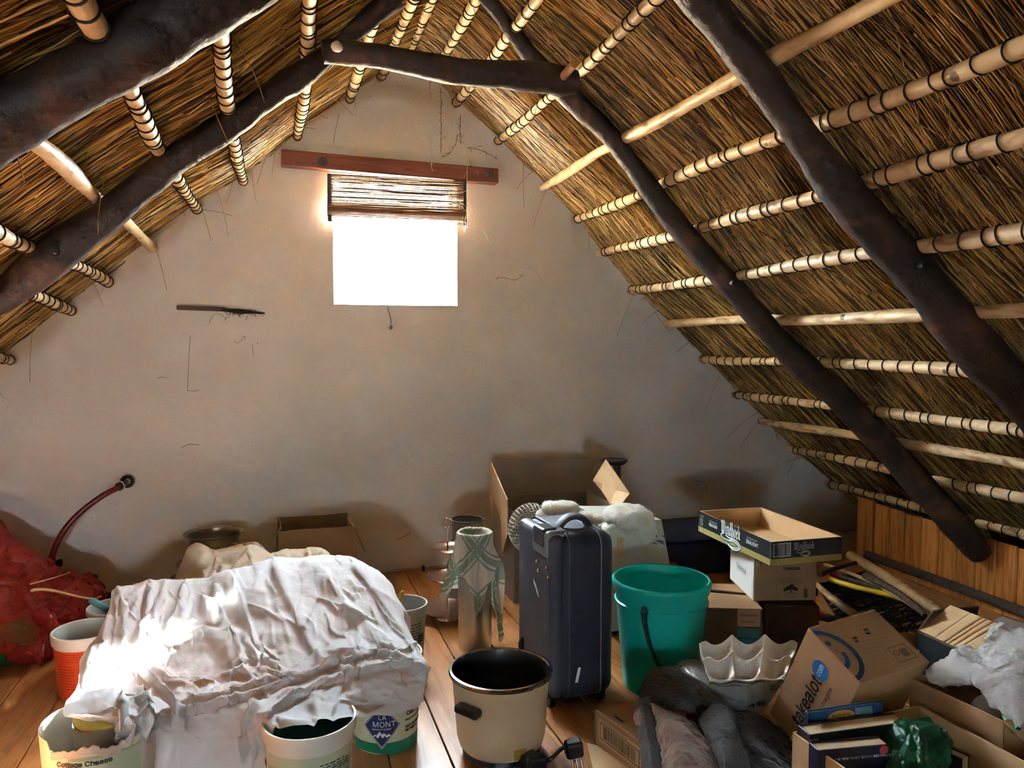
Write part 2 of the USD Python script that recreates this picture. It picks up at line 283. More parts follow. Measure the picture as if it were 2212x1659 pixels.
m = grid_mesh(np.stack([GX, GY, GZ], -1)); c = m.triangles_center
inside = (c[:, 0] > WX0) & (c[:, 0] < WX1) & (c[:, 2] > WZ0) & (c[:, 2] < WZ1)
above = c[:, 2] > roof_z(c[:, 0]) + 0.34
m.update_faces(~inside & ~above)
wall_back = thing('wall_back', 'whitewashed plaster gable wall', None, (0.6, YW, 0), kind='structure')
part(wall_back, 'plaster_face', m, M_plaster, smooth=True)
TH = 0.14
rev = []
for a, b in (((WX0, WZ0), (WX1, WZ0)), ((WX1, WZ0), (WX1, WZ1)), ((WX1, WZ1), (WX0, WZ1)), ((WX0, WZ1), (WX0, WZ0))):
    n1 = 22; n2 = 12; U, V = np.meshgrid(np.linspace(0, 1, n1), np.linspace(0, 1, n2), indexing='ij')
    px, pz, py = a[0] + (b[0] - a[0]) * U, a[1] + (b[1] - a[1]) * U, YW - 0.006 + (TH + 0.006) * V
    k = 0.006 * smoothnoise(np.stack([px, py, pz], -1), 12, 5) * np.sin(np.pi * U)
    nx, nz = -(b[1] - a[1]), b[0] - a[0]; L = math.hypot(nx, nz)
    rev.append(grid_mesh(np.stack([px + k * nx / L, py, pz + k * nz / L], -1)))
part(wall_back, 'window_reveal', cat_(rev), M_plaster, smooth=True)
outer = Polygon([(-2.7, -2.7), (3.7, -2.7), (3.7, 0.2), (0.62, 2.85), (-2.7, 0.2)]).difference(sbox(WX0, WZ0, WX1, WZ1))
om = extr(outer, 0.02); om = moved(om, frame((0, YW + TH + 0.02, 0), (1, 0, 0), (0, 0, 1), (0, -1, 0)))
part(wall_back, 'outer_face', om, M_plaster)
win = thing('window_1', 'small gable window', None, ((WX0 + WX1) / 2, YW + TH, WZ0), kind='structure')
fr = 0.014
for q in ((WX0, WZ0, WX1, WZ0 + fr), (WX0, WZ1 - fr, WX1, WZ1), (WX0, WZ0 + fr, WX0 + fr, WZ1 - fr), (WX1 - fr, WZ0 + fr, WX1, WZ1 - fr)):
    part(win, 'window_frame', abox(q[0], YW + TH - 0.045, q[1], q[2], YW + TH - 0.005, q[3]), M_frame)
part(win, 'pane', abox(WX0 + fr, YW + TH - 0.028, WZ0 + fr, WX1 - fr, YW + TH - 0.024, WZ1 - fr), M_lens)
single('terrain', abox(-60, YW + TH + 0.02, -2.75, 60, 90, -2.7), plain('dry_soil', lin(196, 170, 126), 0.9), 'dry pale ground outside the window', None, kind='structure')

# floor boards along the loft
floor = thing('floor', 'varnished pine board floor', None, (0.3, 1.5, 0), kind='structure')
part(floor, 'subfloor', abox(-2.6, Y_BACK, -0.06, 3.6, YW + 0.05, -0.024), M_gap)
x = -0.651 - 13 * 0.154; g = np.random.default_rng(4); i = 0
while x < 3.5:
    w = 0.154; ys = [Y_BACK, (-0.4, 0.6, 1.1)[i % 3], YW + 0.02]
    for a, b in zip(ys[:-1], ys[1:]):
        part(floor, 'floorboard', abox(x + 0.0016, a + 0.001, -0.024, x + w - 0.0016, b - 0.001, g.uniform(-0.0012, 0.0), 0.0018), M_floor[int(g.integers(4))])
    x += w; i += 1
# knee wall of upright pine boards on the right, its bottom batten and the pipe along it
KX = 2.80
wall_right = thing('wall_right', 'low knee wall of upright pine boards', None, (KX, 1.8, 0), kind='structure')
yb = 3.135
part(wall_right, 'board', abox(KX - 0.012, yb - 0.105, 0.0, KX + 0.012, yb, 0.315, 0.003), M_knee[1], label='wider reddish end board')
yb -= 0.106; hts = 0.30
while yb > 0.4:
    part(wall_right, 'board', abox(KX - 0.006, yb - 0.093, 0.0, KX + 0.012, yb - 0.002, max(0.225, 0.305 - 0.03 * (3.1 - yb)), 0.005), M_knee[(0, 2, 3, 1, 2, 0, 3)[int(yb * 100) % 7]]); yb -= 0.095
part(wall_right, 'rail', abox(KX + 0.012, 0.4, 0.0, KX + 0.06, 3.13, 0.19), M_gap)
bb = thing('baseboard_right', 'pale batten along the knee wall foot', None, (KX - 0.03, 1.8, 0), kind='structure')
part(bb, 'batten', abox(KX - 0.03, 0.4, 0.0, KX - 0.013, 3.05, 0.035, 0.003), M_knee[2])
# the rest of the loft behind the camera: a plain rear gable with an open window, and the left eave
wall_front = thing('wall_front', 'plain rear gable wall behind the viewer', None, (0.6, Y_BACK, 0), kind='structure')
RX0, RX1, RZ0, RZ1 = -0.9, -0.55, 0.55, 0.9
poly = Polygon([(-2.7, -0.05), (3.7, -0.05), (3.7, 0.2), (0.62, 2.8), (-2.7, 0.2)]).difference(sbox(RX0, RZ0, RX1, RZ1))
part(wall_front, 'plaster_face', moved(extr(poly, 0.2), frame((0, Y_BACK, 0), (1, 0, 0), (0, 0, 1), (0, -1, 0))), M_plaster)

# ------------------------------------------------------------------ rafters, collar beam, laths
def log_from(pts, yy, name, label, tail=None):       # pts: (x, y px of one edge, x, y px of the other), a round log in the plane y
    C, Rr = [], []
    yy = np.broadcast_to(np.asarray(yy, float), (len(pts),))
    for (ax, ay, bx, by), y in zip(pts, yy):
        A, B = ony(ax, ay, y), ony(bx, by, y); C.append((A + B) / 2); Rr.append(np.linalg.norm(A - B) / 2)
    C = np.array(C)
    d = unit(C[-1] - C[0]); perp = np.array([-d[2], 0, d[0]])
    Rr = np.array([abs((ony(ax, ay, y) - ony(bx, by, y)) @ perp) / 2 * math.sqrt(1 - (unit(ray((ax + bx) / 2, (ay + by) / 2)) @ perp) ** 2) for (ax, ay, bx, by), y in zip(pts, yy)])
    n = 90; S = spline(np.column_stack([C, Rr]), n); C, Rr = S[:, :3], S[:, 3]
    if tail is not None:
        C = np.vstack([C, np.linspace(C[-1], tail, 14)[1:]]); Rr = np.concatenate([Rr, np.full(13, Rr[-1])])
    m = tube(C, Rr, 28); v = m.vertices
    nn = smoothnoise(v * np.array([1.0, 1.0, 1.0]), 5.0, 31, 3) * 0.024 + smoothnoise(v, 22.0, 32, 2) * 0.008
    m.vertices = v + m.vertex_normals * nn[:, None]
    return m, C, Rr
A_R = [(1005, -40, 1052, -30), (1128, 129, 1190, 137), (1200, 212, 1250, 197), (1296, 307, 1326, 268), (1377, 412, 1419, 391), (1444, 500, 1497, 491), (1533, 605, 1599, 602), (1599, 680, 1674, 688), (1682, 775, 1754, 772), (1760, 846, 1835, 850), (1848, 938, 1923, 934), (1917, 1012, 1995, 1020), (1978, 1081, 2060, 1088), (2092, 1200, 2142, 1190)]
B_R = [(1390, -80, 1530, -80), (1450, 0, 1576, 0), (1562, 129, 1660, 125), (1656, 258, 1753, 255), (1747, 398, 1872, 400), (1824, 489, 1945, 490), (1891, 560, 2008, 560), (1979, 680, 2112, 680), (2079, 785, 2198, 785), (2180, 895, 2285, 890), (2260, 1000, 2370, 1000)]
A_L = [(905, -5, 800, -5), (795, 77, 735, 60), (719, 145, 672, 110), (625, 216, 590, 168), (473, 324, 430, 270), (405, 368, 354, 320), (283, 472, 230, 418), (169, 565, 110, 505), (121, 606, 55, 545), (30, 667, -30, 620), (-80, 760, -150, 700)]
B_L = [(680, -60, 480, -100), (597, 0, 480, -100 + 15), (473, 81, 385, -45), (283, 196, 205, 66), (78, 310, 0, 170), (0, 358, -85, 225), (-120, 440, -190, 320)]
M_peg = plain('peg_wood', lin(176, 128, 84), 0.6)
def rafter(pts, y, label, tail=None):
    m, C, Rr = log_from(pts, y, 'rafter', label, tail)
    p = thing('rafter', label, 'rafter', C[-1], group='log rafters'); part(p, 'log', m, M_log, smooth=50); return p, C, Rr
rAR, cAR, _ = rafter(A_R, [2.66] * 9 + [2.64, 2.60, 2.55, 2.49, 2.42], 'dark log rafter on the right running down to the knee wall')
rBR, cBR, _ = rafter(B_R, 1.78, 'nearest right-hand dark log rafter, thick and leaving the frame at its right edge', (3.08, 1.78, 0.12))
rAL, cAL, _ = rafter(A_L, 2.50, 'dark log rafter on the left that carries the end of the collar beam', (-2.10, 2.50, 0.10))
rBL, cBL, _ = rafter(B_L, 1.62, 'thickest dark log rafter across the top left corner', (-2.08, 1.62, 0.12))
# knot holes and wedges on the rafters
for par, px, py, y, r in ((rAL, 117, 543, 2.445, 0.014), (rAR, 1583, 611, 2.60, 0.010), (rBR, 1994, 573, 1.70, 0.012)):
    part(par, 'bolt_hole', at(trimesh.creation.cylinder(r, 0.02), ony(px, py, y), 0, (math.pi / 2, (1, 0, 0))), M_cord)
part(rAL, 'peg', tube([ony(119, 546, 2.435), ony(122, 549, 2.45)], 0.005, 8), M_peg, label='pale peg end in the hole')
CB = [(700, 85, 690, 140), (760, 82, 757, 146), (865, 103, 862, 157), (960, 117, 958, 180), (1040, 128, 1040, 190), (1110, 134, 1108, 197), (1190, 139, 1188, 206), (1243, 152, 1240, 205)]
m, C, Rr = log_from(CB, 2.40, 'beam', '')
cb = thing('collar_beam', 'dark log collar beam pegged across the two farther rafters below the ridge', 'beam', C[0])
part(cb, 'log', m, M_log, smooth=50)
a, b = ony(1216, 166, 2.36), ony(1240, 138, 2.27); part(cb, 'peg', tube([a + (a - b), a, b], 0.013, 14), M_peg, label='pale round peg sticking out at the right end')
k = trimesh.creation.icosphere(2, 0.016); k.vertices *= 1 + 0.5 * smoothnoise(k.vertices, 60, 3)[:, None]; k.apply_translation(ony(727, 102, 2.335)); part(cb, 'peg', k, M_frame, label='chalky white peg end at the left')

M_knot = plain('pole_knot', lin(70, 48, 32), 0.7)
def lath(gable_px, f_side, label, bound, r=0.021, y_near=0.3, bend=0.0, seed=0, px2=None, y_far=YW - 0.015, lo=None):
    g = np.random.default_rng(500 + seed)
    P = ony(*gable_px, YW); ln = LineString(ROOF_R if f_side == 'R' else ROOF_L); q = ln.interpolate(ln.project(Point(P[0], P[2]))); x0, z0 = q.x, q.y      # it lies on the underside of the thatch
    n = unit([-1.0, 0.0, -1.0]) if f_side == 'R' else unit([0.9, 0.0, -1.0])
    k = 90; ys = np.linspace(y_far, y_near, k); t = np.linspace(0, 1, k)
    w = 0.009 * np.sin(ys * g.uniform(1.6, 3.0) + g.uniform(0, 6)) + 0.003 * np.sin(ys * g.uniform(5, 8) + g.uniform(0, 6))
    w = w * np.clip((YW - ys) / 0.5, 0, 1); w2 = 0.005 * np.sin(ys * g.uniform(2, 4) + g.uniform(0, 6)) * np.clip((YW - ys) / 0.5, 0, 1)
    along = np.array([1.0, 0, -0.95]) if f_side == 'R' else np.array([1.0, 0, 0.8])
    C = np.stack([x0 + 0 * ys, ys, z0 + 0 * ys], 1) + n * (0.032 + 0.0 * t)[:, None] + unit(along) * w[:, None] + n * w2[:, None]
    if bend: C = C + np.array([0, 0, -1.0]) * (bend * np.clip(1 - (YW - ys) / 0.5, 0, 1) ** 1.5)[:, None]
    rad = r * (1 + 0.10 * np.sin(ys * 9 + seed) + 0.12 * np.interp(ys, [y_near, YW], [1, -1])) 
    m = tube(C, rad, 16); m.vertices += m.vertex_normals * (smoothnoise(m.vertices, 18, 41 + seed, 2) * 0.006)[:, None]
    p = thing('roof_lath', label, 'roof lath', C[0], group=f'thatch laths of the {"right" if f_side == "R" else "left"} slope'); part(p, 'pole', m, M_lath, smooth=50)
    if bound:
        T_ = np.gradient(C, axis=0); y = y_far - g.uniform(0.03, 0.06); W = []
        th = np.linspace(-2.6, 2.6, 15)                # each turn goes round the room side and back into the thatch, then on to the next
        while y > y_near + 0.04:
            i = int(np.argmin(abs(ys - y))); tv = unit(unit(T_[i]) + np.array([g.normal(0, 0.12), 0, g.normal(0, 0.12)]))
            e1 = unit(n - tv * (n @ tv)); e2 = np.cross(tv, e1)
            for a in th: W.append(C[i] + (rad[i] + 0.0022) * (np.cos(a) * e1 + np.sin(a) * e2) + unit(T_[i]) * 0.006 * a / 2.6)
            W.append(C[i] - (rad[i] + 0.006) * e1 + unit(T_[i]) * 0.02); y -= g.uniform(0.05, 0.085)
        part(p, 'cord', tube(np.array(W), 0.0024, 5), M_cord, label='black tarred cord wound round the pole', smooth=True)
    return p
RL = [((860, 141), True), ((933, 166), True), ((985, 225), True), ((1080, 300), True), ((1175, 402), False), ((1250, 466), True), ((1300, 540), True), ((1365, 620), True), ((1447, 690), False), ((1520, 765), True), ((1590, 845), True), ((1645, 900), False), ((1705, 960), True), ((1795, 1030), True)]
ORD = ['topmost', 'second', 'third', 'fourth', 'fifth', 'sixth', 'seventh', 'eighth', 'ninth', 'tenth', 'eleventh', 'twelfth', 'thirteenth', 'lowest']
for i, (px, bd) in enumerate(RL):
    lath(px, 'R', f'{ORD[i]} {"cord-bound" if bd else "bare"} pale pole of the right thatch slope, counted from the ridge', bd, seed=i, r=0.022 if i > 3 else 0.020)
LL = [((803, 150), True), ((738, 200), True), ((632, 288), True), ((517, 386), True), ((402, 424), True), ((312, 504), False), ((226, 586), True), ((140, 640), True), ((10, 745), True)]
for i, (px, bd) in enumerate(LL):
    o = ORD[i] if i < 8 else 'lowest visible'
    lath(px, 'L', f'{o} {"cord-bound" if bd else "bare"} pale pole of the left thatch slope, counted from the ridge', bd, seed=40 + i, bend=0.0 if i < 5 else 0.03)
# ------------------------------------------------------------------ cloth: sheets are let fall over what carries them
class Sdf_:
    def __init__(s): s.items = []
    def cyl(s, x, y, r, h, z0=0.0, rnd=0.015): s.items.append(('c', np.array([x, y, (z0 + h) / 2]), (r, (h - z0) / 2), rnd, 0)); return s
    def box(s, x, y, hx, hy, h, z0=0.0, a=0.0, rnd=0.03): s.items.append(('b', np.array([x, y, (z0 + h) / 2]), (hx, hy, (h - z0) / 2), rnd, a)); return s
    def ball(s, x, y, z, r): s.items.append(('s', np.array([x, y, z]), (r,), 0, 0)); return s
    def push(s, P, m=0.004):
        for k, c, d, rnd, a in s.items:
            q = P - c
            if k == 's':
                L = np.linalg.norm(q, axis=1) + 1e-9; pen = d[0] + m - L; i = pen > 0
                P[i] += q[i] / L[i, None] * pen[i, None]; continue
            if k == 'c':
                R = np.hypot(q[:, 0], q[:, 1]) + 1e-9; e = np.stack([R - (d[0] - rnd), np.abs(q[:, 2]) - (d[1] - rnd)], 1)
                ax = [np.stack([q[:, 0] / R, q[:, 1] / R, 0 * R], 1), np.stack([0 * R, 0 * R, np.sign(q[:, 2])], 1)]
            else:
                ca, sa = math.cos(a), math.sin(a); lx, ly = ca * q[:, 0] + sa * q[:, 1], -sa * q[:, 0] + ca * q[:, 1]
                e = np.stack([np.abs(lx) - (d[0] - rnd), np.abs(ly) - (d[1] - rnd), np.abs(q[:, 2]) - (d[2] - rnd)], 1); o = np.zeros(len(q))
                sx, sy = np.sign(lx), np.sign(ly)
                ax = [np.stack([ca * sx, sa * sx, o], 1), np.stack([-sa * sy, ca * sy, o], 1), np.stack([o, o, np.sign(q[:, 2])], 1)]
            pos = np.maximum(e, 0); L = np.linalg.norm(pos, axis=1); ins = L == 0
            dist = np.where(ins, e.max(1), L) - rnd; i = dist < m
            if not i.any(): continue
            n = sum(pos[:, j:j + 1] * ax[j] for j in range(e.shape[1])) / np.maximum(L, 1e-9)[:, None]
            b = e.argmax(1); n = np.where(ins[:, None], np.choose(b[:, None], ax), n)
            P[i] += n[i] * (m - dist[i])[:, None]
def drape(P, rest, bodies, steps=220, iters=7, dt=0.011, damp=0.975, floor=0.004, pins=None, fric=0.5, stiff=0.35, seed=1, thick=0.004, gravity=9.8):
    a, b = P.shape[:2]; P = P.copy(); V = np.zeros_like(P); du, dv = rest
    dg = math.hypot(du, dv)
    sets = []
    for ax, d in ((0, du), (1, dv)):
        for par in (0, 1):
            i = np.arange(par, P.shape[ax] - 1, 2)
            sl = [slice(None)] * 2; s2 = [slice(None)] * 2; sl[ax] = i; s2[ax] = i + 1; sets.append((tuple(sl), tuple(s2), d, 1.0))
    for par in (0, 1):
        i = np.arange(par, a - 1, 2)
        sets.append(((i, slice(0, b - 1)), (i + 1, slice(1, b)), dg, 0.5)); sets.append(((i, slice(1, b)), (i + 1, slice(0, b - 1)), dg, 0.5))
    for ax, d in ((0, du), (1, dv)):
        for par in range(4):
            i = np.arange(par, P.shape[ax] - 2, 4); i = np.concatenate([i, i + 1]); i = np.sort(i[i < P.shape[ax] - 2])
            if par % 2: continue
            sl = [slice(None)] * 2; s2 = [slice(None)] * 2; sl[ax] = i; s2[ax] = i + 2; sets.append((tuple(sl), tuple(s2), 2 * d, stiff))
    for st in range(steps):
        V[..., 2] -= gravity * dt; V *= damp; Q = P + V * dt
        for it in range(iters):
            for s1, s2, d, k in sets:
                A, B = Q[s1], Q[s2]; D = B - A; L = np.sqrt((D * D).sum(-1, keepdims=True)) + 1e-9
                C = D * (0.5 * k * (1 - d / L)); Q[s1] = A + C; Q[s2] = B - C
            if pins is not None: Q[pins[0]] = pins[1]
            if it % 2 == 0 or it == iters - 1:
                F = Q.reshape(-1, 3); G = F.copy(); bodies.push(G, thick); G[:, 2] = np.maximum(G[:, 2], floor)
                hit = np.abs(G - F).sum(1) > 1e-9; P0 = P.reshape(-1, 3)
                mv = G - P0; mv[:, 2] = 0; G[hit] -= mv[hit] * fric * 0.3
                Q = G.reshape(Q.shape)
        V = (Q - P) / dt; P = Q
    return P
def relax(P, n=1, k=0.3):
    for _ in range(n):
        M = P.copy(); M[1:-1, 1:-1] = (P[:-2, 1:-1] + P[2:, 1:-1] + P[1:-1, :-2] + P[1:-1, 2:]) / 4; P = P * (1 - k) + M * k
    return P
def up2(P):                                         # twice as fine, smoothly
    from scipy.ndimage import zoom
    a, b = P.shape[:2]; from scipy.interpolate import RectBivariateSpline as S
    u, v = np.arange(a), np.arange(b); U, V = np.linspace(0, a - 1, 2 * a - 1), np.linspace(0, b - 1, 2 * b - 1)
    return np.stack([S(u, v, P[..., i])(U, V) for i in range(3)], -1)
def quad_grid(c00, c10, c11, c01, a, b):
    u, v = np.linspace(0, 1, a)[:, None, None], np.linspace(0, 1, b)[None, :, None]; c = [np.asarray(q, float) for q in (c00, c10, c11, c01)]
    return c[0] * (1 - u) * (1 - v) + c[1] * u * (1 - v) + c[2] * u * v + c[3] * (1 - u) * v
# ------------------------------------------------------------------ the white and the cream sheet
TUBS = dict(A=(-0.380, 1.845, 0.112, 0.25), B=(0.064, 1.752, 0.100, 0.25), C=(0.279, 2.075, 0.100, 0.25), D=(0.40, 2.529, 0.078, 0.22), E=(-0.573, 2.646, 0.094, 0.20), F=(-0.524, 2.85, 0.088, 0.20))
def loft(rows, nu, nv):                             # rows of (px, py, height): a sheet through the points those give in the room
    from scipy.interpolate import PchipInterpolator as PI
    R = []
    for r in rows:
        p = np.array([onz(*q) for q in r]); R.append(PI(np.linspace(0, 1, len(p)), p)(np.linspace(0, 1, nu)))
    R = np.array(R); d = np.concatenate([[0], np.cumsum(np.linalg.norm(np.diff(R, axis=0), axis=2).mean(1))])
    return PI(d, R)(np.linspace(0, d[-1], nv)).transpose(1, 0, 2)
def normals(P):
    n = np.cross(np.gradient(P, axis=0), np.gradient(P, axis=1)); n /= np.linalg.norm(n, axis=-1, keepdims=True) + 1e-9
    return n
def seg_dist(q, poly):
    best = np.full(q.shape[:-1], 1e9); side = np.zeros(q.shape[:-1]); tt = np.zeros(q.shape[:-1]); poly = np.asarray(poly, float); L = len(poly) - 1
    for i in range(L):
        a, b = poly[i], poly[i + 1]; ab = b - a; t = np.clip(((q - a) @ ab) / (ab @ ab), 0, 1); e = q - (a + t[..., None] * ab)
        d = np.hypot(e[..., 0], e[..., 1]); k = d < best; best = np.where(k, d, best); side = np.where(k, np.sign(ab[0] * e[..., 1] - ab[1] * e[..., 0]), side); tt = np.where(k, (i + t) / L, tt)
    return best, side, tt
def fold(P, folds):                                 # (polyline in the photograph, width px, height m, sharp side)
    v = P - EYE; w = v @ D_; q = np.stack([CX + FPX * (v @ R_) / w, CY - FPX * (v @ U_) / w], -1); n = normals(P)
    n = n * np.sign((n * (EYE - P)).sum(-1, keepdims=True)); h = np.zeros(P.shape[:2])
    for poly, wd, ht, sh in folds:
        d, s, t = seg_dist(q, poly); ww = np.where(s * sh > 0, wd * 0.35, wd); h += ht * np.exp(-(d / ww) ** 2) * np.clip(np.minimum(t, 1 - t) * 8 + 0.35, 0, 1)
    return P + n * h[..., None]
def wrinkle(P, amp, sc, seed, o=3, ridged=True):
    n = normals(P); s = smoothnoise(P, sc, seed, o); s = (0.25 - np.abs(s)) * 1.6 - 0.25 if ridged else s
    return P + n * (amp * s)[..., None]
def facets(P, n, amp, seed, box_, k=0.16, flow=None):   # crumpled facets: tilted planes that meet in soft creases
    g = np.random.default_rng(seed); v = P - EYE; w = v @ D_; q = np.stack([CX + FPX * (v @ R_) / w, CY - FPX * (v @ U_) / w], -1); nn = normals(P); nn = nn * np.sign((nn * (EYE - P)).sum(-1, keepdims=True))
    x0, y0, x1, y1 = box_; S = np.stack([g.uniform(x0, x1, n), g.uniform(y0, y1, n)], 1); A = g.normal(0, 1, (n, 2)); num = np.zeros(P.shape[:2]); den = np.full(P.shape[:2], 1e-12)
    th = g.uniform(0, np.pi, n) if flow is None else flow + g.normal(0, .35, n); el = g.uniform(1.6, 3.0, n); size = math.sqrt((x1 - x0) * (y1 - y0) / n); best = np.full(P.shape[:2], 1e9)
    D = []
    for i in range(n):
        e = q - S[i]; c, s = math.cos(th[i]), math.sin(th[i]); a, b = (e[..., 0] * c + e[..., 1] * s) / el[i], -e[..., 0] * s + e[..., 1] * c; d = np.hypot(a, b) / size; D.append(d); best = np.minimum(best, d)
    for i in range(n):
        ww = np.exp(-(D[i] - best) / (k * .35)); num += ww * np.clip((q - S[i]) @ A[i] / size, -1.3, 1.3); den += ww
    return P + nn * (amp * num / den)[..., None]
def build_sheets():
    cr = [[(398, 1215, .18), (440, 1215, .18), (520, 1212, .18), (600, 1212, .18), (680, 1212, .18), (722, 1220, .18)],
          [(398, 1193, .295), (435, 1180, .33), (466, 1194, .305), (515, 1183, .325), (552, 1178, .335), (590, 1201, .30), (612, 1190, .315), (650, 1190, .31), (690, 1185, .32), (724, 1214, .27)],
          [(384, 1225, .255), (436, 1212, .30), (466, 1222, .275), (512, 1208, .305), (552, 1206, .31), (590, 1222, .275), (612, 1210, .30), (650, 1212, .29), (692, 1205, .30), (732, 1235, .25)],
          [(366, 1262, .20), (430, 1258, .255), (500, 1255, .28), (552, 1255, .28), (650, 1255, .25), (742, 1262, .22)],
          [(300, 1290, .22), (400, 1300, .26), (500, 1310, .28), (560, 1310, .28), (650, 1300, .24), (742, 1290, .20)]]
    cf = [([(447, 1184), (425, 1230), (405, 1262)], 12, .016, 0), ([(470, 1200), (462, 1240), (452, 1290)], 9, .020, 0), ([(540, 1182), (500, 1230), (470, 1275)], 12, .015, 1), ([(575, 1195), (560, 1230)], 9, .012, 0),
          ([(612, 1190), (625, 1220), (630, 1250)], 10, .012, 0), ([(668, 1186), (672, 1215), (676, 1250)], 7, .014, -1), ([(690, 1186), (715, 1215), (725, 1240)], 10, .010, 0), ([(432, 1212), (445, 1245), (440, 1285)], 8, .012, 0), ([(486, 1215), (478, 1255), (470, 1300)], 8, .016, 0)]
    cream = wrinkle(fold(facets(wrinkle(loft(cr, 200, 110), .008, 9, 5), 70, .005, 203, (360, 1170, 750, 1300)), cf), .003, 26, 6) - np.array([0, 0, .012])
    wr = [[(236, 1302, .20), (320, 1290, .20), (430, 1285, .22), (500, 1262, .25), (590, 1240, .26), (680, 1238, .26), (745, 1240, .26), (832, 1275, .22), (862, 1310, .16)],
          [(241, 1286, .315), (320, 1266, .32), (372, 1262, .31), (430, 1262, .32), (503, 1242, .37), (588, 1215, .388), (680, 1214, .39), (748, 1213, .388), (828, 1246, .362), (852, 1280, .32)],
          [(232, 1325, .30), (316, 1318, .305), (372, 1320, .30), (430, 1312, .315), (520, 1288, .348), (606, 1262, .362), (690, 1258, .366), (762, 1256, .366), (838, 1282, .345), (868, 1318, .29)],
          [(212, 1372, .262), (300, 1380, .275), (372, 1378, .28), (440, 1370, .29), (536, 1350, .305), (630, 1330, .32), (710, 1322, .325), (785, 1320, .325), (858, 1340, .305), (890, 1376, .245)],
          [(176, 1420, .24), (282, 1432, .258), (372, 1430, .26), (460, 1424, .265), (556, 1412, .272), (650, 1400, .285), (730, 1390, .292), (810, 1386, .295), (880, 1400, .278), (914, 1440, .222)],
          [(168, 1478, .235), (272, 1484, .252), (372, 1490, .25), (470, 1480, .252), (566, 1468, .256), (665, 1452, .268), (745, 1436, .276), (828, 1428, .28), (894, 1434, .262), (917, 1462, .205)],
          [(140, 1522, .290), (262, 1532, .300), (372, 1540, .252), (470, 1534, .252), (556, 1520, .256), (640, 1502, .265), (700, 1486, .270), (800, 1468, .270), (896, 1458, .248), (917, 1482, .185)],
          [(138, 1539, .310), (275, 1548, .305), (372, 1566, .225), (466, 1572, .212), (545, 1548, .245), (596, 1530, .262), (690, 1524, .262), (790, 1506, .244), (896, 1490, .208), (914, 1502, .150)],
          [(190, 1547, .318), (290, 1576, .250), (372, 1615, .170), (466, 1625, .155), (540, 1595, .200), (582, 1553, .260), (690, 1544, .264), (778, 1528, .236), (890, 1518, .165), (908, 1520, .122)],
          [(258, 1558, .305), (290, 1650, .140), (372, 1690, .080), (466, 1690, .080), (548, 1660, .110), (588, 1561, .262), (684, 1557, .265), (765, 1540, .250), (880, 1534, .138), (903, 1530, .108)],
          [(262, 1720, .040), (288, 1730, .030), (372, 1762, .010), (466, 1762, .010), (560, 1740, .020), (598, 1568, .263), (668, 1566, .265), (752, 1551, .258), (872, 1542, .124), (901, 1534, .102)]]
    wf = [([(503, 1244), (524, 1300), (548, 1370), (566, 1425), (620, 1452)], 11, .016, -1), ([(590, 1217), (604, 1262), (640, 1330), (672, 1400), (700, 1440)], 22, .014, 1), ([(700, 1232), (735, 1290), (790, 1350), (850, 1395)], 20, .012, -1), ([(762, 1218), (820, 1300), (872, 1372)], 14, .010, 1),
          ([(322, 1268), (318, 1320), (303, 1400), (296, 1450)], 13, .020, 1), ([(352, 1282), (338, 1330), (326, 1380)], 9, .016, 0), ([(398, 1264), (388, 1310), (362, 1370), (340, 1420)], 14, .018, 1), ([(440, 1290), (470, 1310), (500, 1370), (520, 1440)], 12, .020, -1), ([(470, 1262), (476, 1310), (472, 1350)], 9, .018, 0),
          ([(300, 1428), (350, 1400), (440, 1366), (500, 1378), (530, 1440)], 12, .018, 1), ([(528, 1376), (548, 1420), (560, 1452)], 8, .016, 0), ([(318, 1440), (372, 1470), (450, 1470), (520, 1452), (580, 1452)], 11, .014, -1), ([(300, 1452), (352, 1500), (382, 1540), (425, 1577)], 10, .024, 1), ([(392, 1520), (470, 1512), (540, 1488), (600, 1470), (650, 1462)], 10, .018, 1),
          ([(372, 1545), (460, 1528), (560, 1500), (640, 1472), (720, 1440), (800, 1418)], 8, .016, 1), ([(575, 1552), (620, 1520), (700, 1480), (800, 1450), (880, 1436)], 9, .018, 1), ([(690, 1438), (730, 1440), (760, 1462)], 8, .016, 0), ([(650, 1432), (740, 1405), (830, 1412), (900, 1440)], 8, .012, -1), ([(880, 1380), (905, 1440), (914, 1470)], 7, .010, 0),
          ([(262, 1500), (268, 1560), (266, 1660)], 7, .022, 0), ([(300, 1490), (312, 1540), (320, 1590)], 8, .026, -1), ([(250, 1470), (240, 1500), (170, 1515)], 9, .018, 1), ([(310, 1560), (290, 1620), (285, 1660)], 8, .014, 0), ([(560, 1520), (535, 1560), (522, 1640)], 9, .026, 1), ([(548, 1570), (556, 1620), (560, 1700)], 7, .016, 0), ([(420, 1580), (400, 1640), (396, 1700)], 16, .010, 0),
          ([(240, 1330), (228, 1380), (222, 1430)], 8, .016, 0), ([(262, 1300), (272, 1370), (262, 1440)], 9, .012, 1), ([(205, 1400), (196, 1450), (186, 1500)], 8, .012, 0)]
    g = np.random.default_rng(77); rc = []           # many small sharp creases, running with the fall of the cloth
    for k in range(150):
        x, y = g.uniform(190, 900), g.uniform(1235, 1560)
        a = (g.normal(1.1, .5) if x > 520 and y < 1430 else g.normal(1.75, .4) if y < 1430 else g.normal(-.25, .45)); L = g.uniform(25, 85); b = a + g.normal(0, .35)
        rc.append(([(x, y), (x + L * .5 * math.cos(a), y + L * .5 * math.sin(a)), (x + L * .5 * (math.cos(a) + math.cos(b)), y + L * .5 * (math.sin(a) + math.sin(b)))], g.uniform(3.5, 8), g.uniform(.002, .0075), g.choice([-1, 0, 1])))
    P = wrinkle(loft(wr, 330, 280), .014, 7.0, 15, 2)
